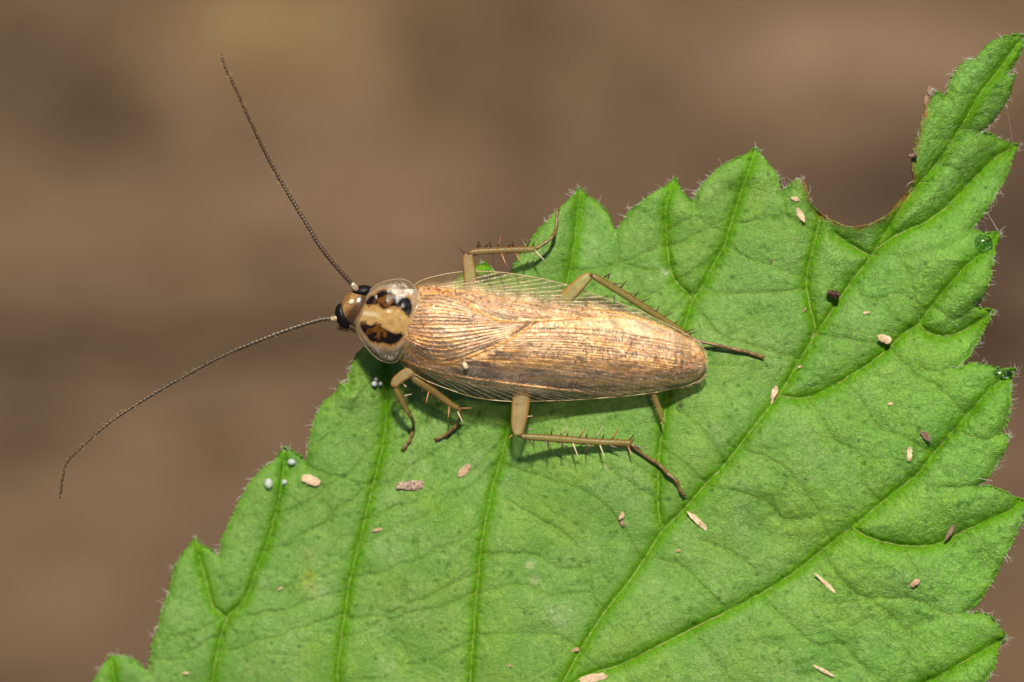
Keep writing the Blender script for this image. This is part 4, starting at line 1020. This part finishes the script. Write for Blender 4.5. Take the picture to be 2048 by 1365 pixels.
def leg(fem, tib, tar, label, spines=(), flat=.7, zoom=None):
    """fem/tib/tar: (x,y,z,r) chains"""
    root = empty('leg', (0, 0, 0)); root.parent = roach; root.location = Vector(P(fem[-1][0], fem[-1][1], fem[-1][2])) - roach.location
    root['label'] = label
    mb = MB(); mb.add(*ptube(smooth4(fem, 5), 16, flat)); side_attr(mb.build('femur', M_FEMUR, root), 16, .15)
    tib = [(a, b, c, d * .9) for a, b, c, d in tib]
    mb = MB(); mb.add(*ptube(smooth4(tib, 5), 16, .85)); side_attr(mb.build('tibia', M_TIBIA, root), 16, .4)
    mb = MB(); q = smooth4(tar, 6); n = len(q)
    for i in range(n): q[i, 3] *= .86 * (1 + .16 * math.sin(i / n * math.pi * 2 * 5))
    mb.add(*ptube(q, 9)); o = mb.build('tarsus', M_TARSUS, root)
    e = q[-1]; d = q[-1] - q[-3]; a = math.atan2(d[1], d[0]); mb = MB()
    for sgn in (-1, 1):
        mb.add(*ptube([(e[0], e[1], e[2], 1.6), (e[0] + 4 * math.cos(a + sgn * .8), e[1] + 4 * math.sin(a + sgn * .8), e[2] + .01, 1.2), (e[0] + 7 * math.cos(a + sgn * .5), e[1] + 7 * math.sin(a + sgn * .5), e[2] - .04, .4)], 5))
    mb.add(*ptube([(e[0] - 2 * math.cos(a), e[1] - 2 * math.sin(a), e[2] - .01, 2.6), (e[0] + 3 * math.cos(a), e[1] + 3 * math.sin(a), e[2] - .02, 2.8)], 7)); mb.build('claws', M_JOINT, root)
    k = tib[0]; V = fem[-1]
    ellipsoid('knee', (k[0] + V[0]) / 2, (k[1] + V[1]) / 2, V[2] + .01, max(4.5, V[3] * .55), max(4, V[3] * .45), .07, 20, M_JOINT, root, n=12, m=8)
    tz = lambda x: float(np.interp(x, *zip(*sorted((t[0], t[2]) for t in tib))))
    for s in spines:
        a, b = s[0], s[1]; kd = s[2] if len(s) > 2 else 'd'
        if zoom: a = (zoom[0] + a[0] / zoom[2], zoom[1] + a[1] / zoom[2]); b = (zoom[0] + b[0] / zoom[2], zoom[1] + b[1] / zoom[2])
        spine(root, a, b, tz(a[0]) + (.02 if kd != 'd' else 0), kd, {'d': .04, 'a': .09, 'p': .16}[kd])
    return root
lz = lambda x, y, d=.03: leafz(x, y) + d
leg([(948, 640, .5, 13), (943, 590, .60, 14), (939, 545, .68, 13), (936, 522, .72, 11.5), (937, 508, .74, 8)],
    [(938, 507, .74, 5.5), (950, 504, .73, 7), (985, 502, .68, 7.2), (1030, 500, .60, 7), (1058, 499, .55, 7), (1072, 498, .52, 6)],
    [(1071, 498, .52, 4), (1085, 490, .5, 3.8), (1104, 475, .44, 4), (1112, 455, lz(1118, 450) + .06, 3.6), (1114, 432, lz(1120, 430) + .02, 3.4), (1116, 420, lz(1122, 422), 3.2)],
    'middle leg on the far side reaching to the leaf tooth',
    [((510, 650), (520, 540)), ((545, 645), (522, 535)), ((620, 645), (712, 540)), ((690, 640), (688, 560)), ((790, 632), (835, 490), 'a'), ((930, 640), (1058, 540)), ((1000, 640), (978, 535)), ((1190, 640), (1235, 520)), ((1270, 640), (1290, 560)),
     ((720, 740), (720, 840)), ((840, 735), (912, 912), 'a'), ((910, 738), (915, 805)), ((1040, 735), (1100, 862), 'a'), ((1150, 735), (1165, 790)), ((1300, 700), (1435, 835), 'p'), ((345, 740), (240, 640)), ((470, 760), (522, 762))], zoom=(880, 400, 6.827))
leg([(1075, 650, .5, 15), (1110, 618, .58, 16), (1143, 585, .66, 14), (1166, 562, .70, 12), (1180, 551, .72, 8)],
    [(1184, 551, .72, 5.5), (1196, 558, .71, 7.5), (1222, 573, .66, 8), (1250, 590, .60, 8.5), (1292, 617, .52, 8), (1330, 641, .45, 7), (1371, 668, .40, 6)],
    [(1371, 667, .40, 4), (1393, 681, .38, 3.6), (1421, 688, lz(1421, 689) + .10, 4), (1464, 698, lz(1464, 698) + .05, 4.6), (1496, 705, lz(1496, 705) + .02, 4.4), (1524, 715, lz(1524, 715), 5)],
    'hind leg on the far side, its foot beyond the wing tip',
    [((930, 155), (1000, 108)), ((960, 170), (978, 115)), ((1000, 213), (1095, 215)), ((1075, 250), (1132, 180)), ((1120, 298), (1235, 300)), ((1190, 335), (1247, 268)), ((1250, 380), (1352, 332)), ((1320, 440), (1425, 452)), ((1380, 468), (1427, 403)), ((1445, 512), (1557, 460)),
     ((1540, 575), (1605, 533)), ((1655, 645), (1748, 608)), ((1680, 662), (1772, 634)), ((1015, 320), (1025, 362))], zoom=(1000, 520, 4.452))
leg([(840, 700, .5, 11), (822, 740, .56, 12), (806, 752, .56, 11), (793, 763, .54, 10), (787, 773, .52, 7)],
    [(787, 774, .52, 5), (794, 784, .48, 7), (802, 799, .42, 7.2), (810, 815, .34, 6.5), (818, 827, .26, 5.5)],
    [(818, 827, .26, 4.6), (825, 840, .16, 4.4), (827, 853, lz(827, 853) + .04, 4.2), (821, 878, lz(821, 878) + .02, 4), (813, 890, lz(813, 890), 4), (807, 899, lz(807, 899), 4.6)],
    'front leg on the near side below the head shield',
    [((230, 345), (272, 382), 'p'), ((240, 475), (327, 452), 'p'), ((235, 640), (245, 690)), ((290, 620), (330, 640)), ((180, 500), (150, 540))], zoom=(760, 700, 5.12))
leg([(870, 700, .5, 13), (845, 730, .55, 14), (828, 745, .54, 11), (820, 752, .52, 8)],
    [(821, 751, .52, 6), (835, 762, .50, 9.5), (858, 776, .46, 9.5), (887, 798, .38, 8), (905, 811, .33, 6.5), (917, 817, .3, 6)],
    [(917, 817, .3, 4.4), (921, 830, .2, 4.2), (915, 848, lz(915, 848) + .06, 4.2), (897, 866, lz(897, 866) + .02, 4.4), (884, 874, lz(884, 874), 4.2), (874, 879, lz(874, 879), 5)],
    'middle leg on the near side with its foot drawn back',
    [((500, 425), (468, 562), 'a'), ((710, 585), (695, 718), 'a'), ((795, 635), (850, 745), 'p'), ((830, 600), (945, 597), 'a'), ((430, 370), (440, 452)), ((380, 320), (330, 350)), ((590, 480), (610, 560)), ((620, 440), (660, 420)), ((480, 390), (455, 430)), ((540, 440), (520, 520))], zoom=(760, 700, 5.12))
leg([(1050, 715, .5, 16), (1046, 760, .56, 18), (1042, 800, .60, 18.5), (1039, 830, .62, 17.5), (1036, 855, .62, 14), (1037, 870, .62, 9)],
    [(1042, 873, .62, 5.5), (1055, 874, .61, 7), (1090, 876, .57, 8), (1140, 880, .50, 8.3), (1190, 884, .44, 8), (1240, 886, .38, 7.8), (1262, 887, .35, 8)],
    [(1262, 889, .34, 5), (1292, 913, .26, 4.5), (1319, 931, .18, 4.6), (1337, 949, lz(1337, 949) + .04, 4.6), (1353, 963, lz(1353, 963) + .02, 4.4), (1360, 980, lz(1360, 980), 4.4), (1367, 990, lz(1367, 990), 5)],
    'hind leg on the near side, stretched back across the leaf',
    [((265, 715), (287, 772)), ((300, 715), (300, 802)), ((370, 715), (452, 766)), ((430, 730), (430, 826)), ((510, 730), (607, 783)), ((553, 735), (551, 820)), ((650, 745), (697, 866), 'p'), ((735, 740), (852, 782)), ((770, 750), (770, 832)), ((890, 762), (937, 882), 'p'), ((955, 755), (1067, 793)), ((1175, 765), (1322, 792)), ((1140, 770), (1182, 872), 'a'),
     ((455, 665), (460, 615)), ((540, 668), (602, 588), 'p'), ((600, 678), (607, 638)), ((710, 685), (778, 593), 'a'), ((770, 692), (777, 648)), ((850, 697), (927, 578), 'p'), ((910, 705), (932, 652)), ((1000, 705), (1072, 598), 'a'), ((1150, 720), (1207, 650)), ((1165, 740), (1195, 700)), ((238, 508), (292, 500), 'p'), ((250, 625), (285, 613), 'p'), ((110, 668), (78, 705), 'a')], zoom=(1000, 720, 4.452))
# the far front leg is folded below the shield
leg([(840, 650, .48, 9), (820, 625, .45, 9), (800, 615, .42, 8), (790, 612, .4, 6)], [(790, 612, .4, 4), (805, 630, .3, 5), (820, 650, .1, 5), (830, 660, .0, 4)],
    [(830, 660, .0, 3), (840, 668, lz(840, 670) + .03, 3), (850, 676, lz(850, 676), 3)], 'front leg on the far side folded under the body')

# cercus
mb = MB(); mb.add(*ptube(smooth4([(1296, 760, .5, 4), (1305, 783, .5, 5.5), (1311, 800, .48, 6), (1318, 818, .44, 5.6), (1323, 835, .42, 4), (1328, 849, .4, .8)], 6), 10))
cer = mb.build('cercus', M_TIBIA, roach); mb = MB(); r = random.Random(3)
for _ in range(46):
    t = r.random(); x = 1303 + 24 * t; y = 780 + 66 * t; s_ = r.choice((-1, 1))
    hair(mb, x + s_ * 4 * (1 - t * .6), y, .48, (1.2 if s_ > 0 else 1.9) + r.gauss(-s_ * .5, .3), r.uniform(3, 7), .45, 0, .03)
tag(mb.build('bristles', M_BRISTLE, cer), kind='stuff')
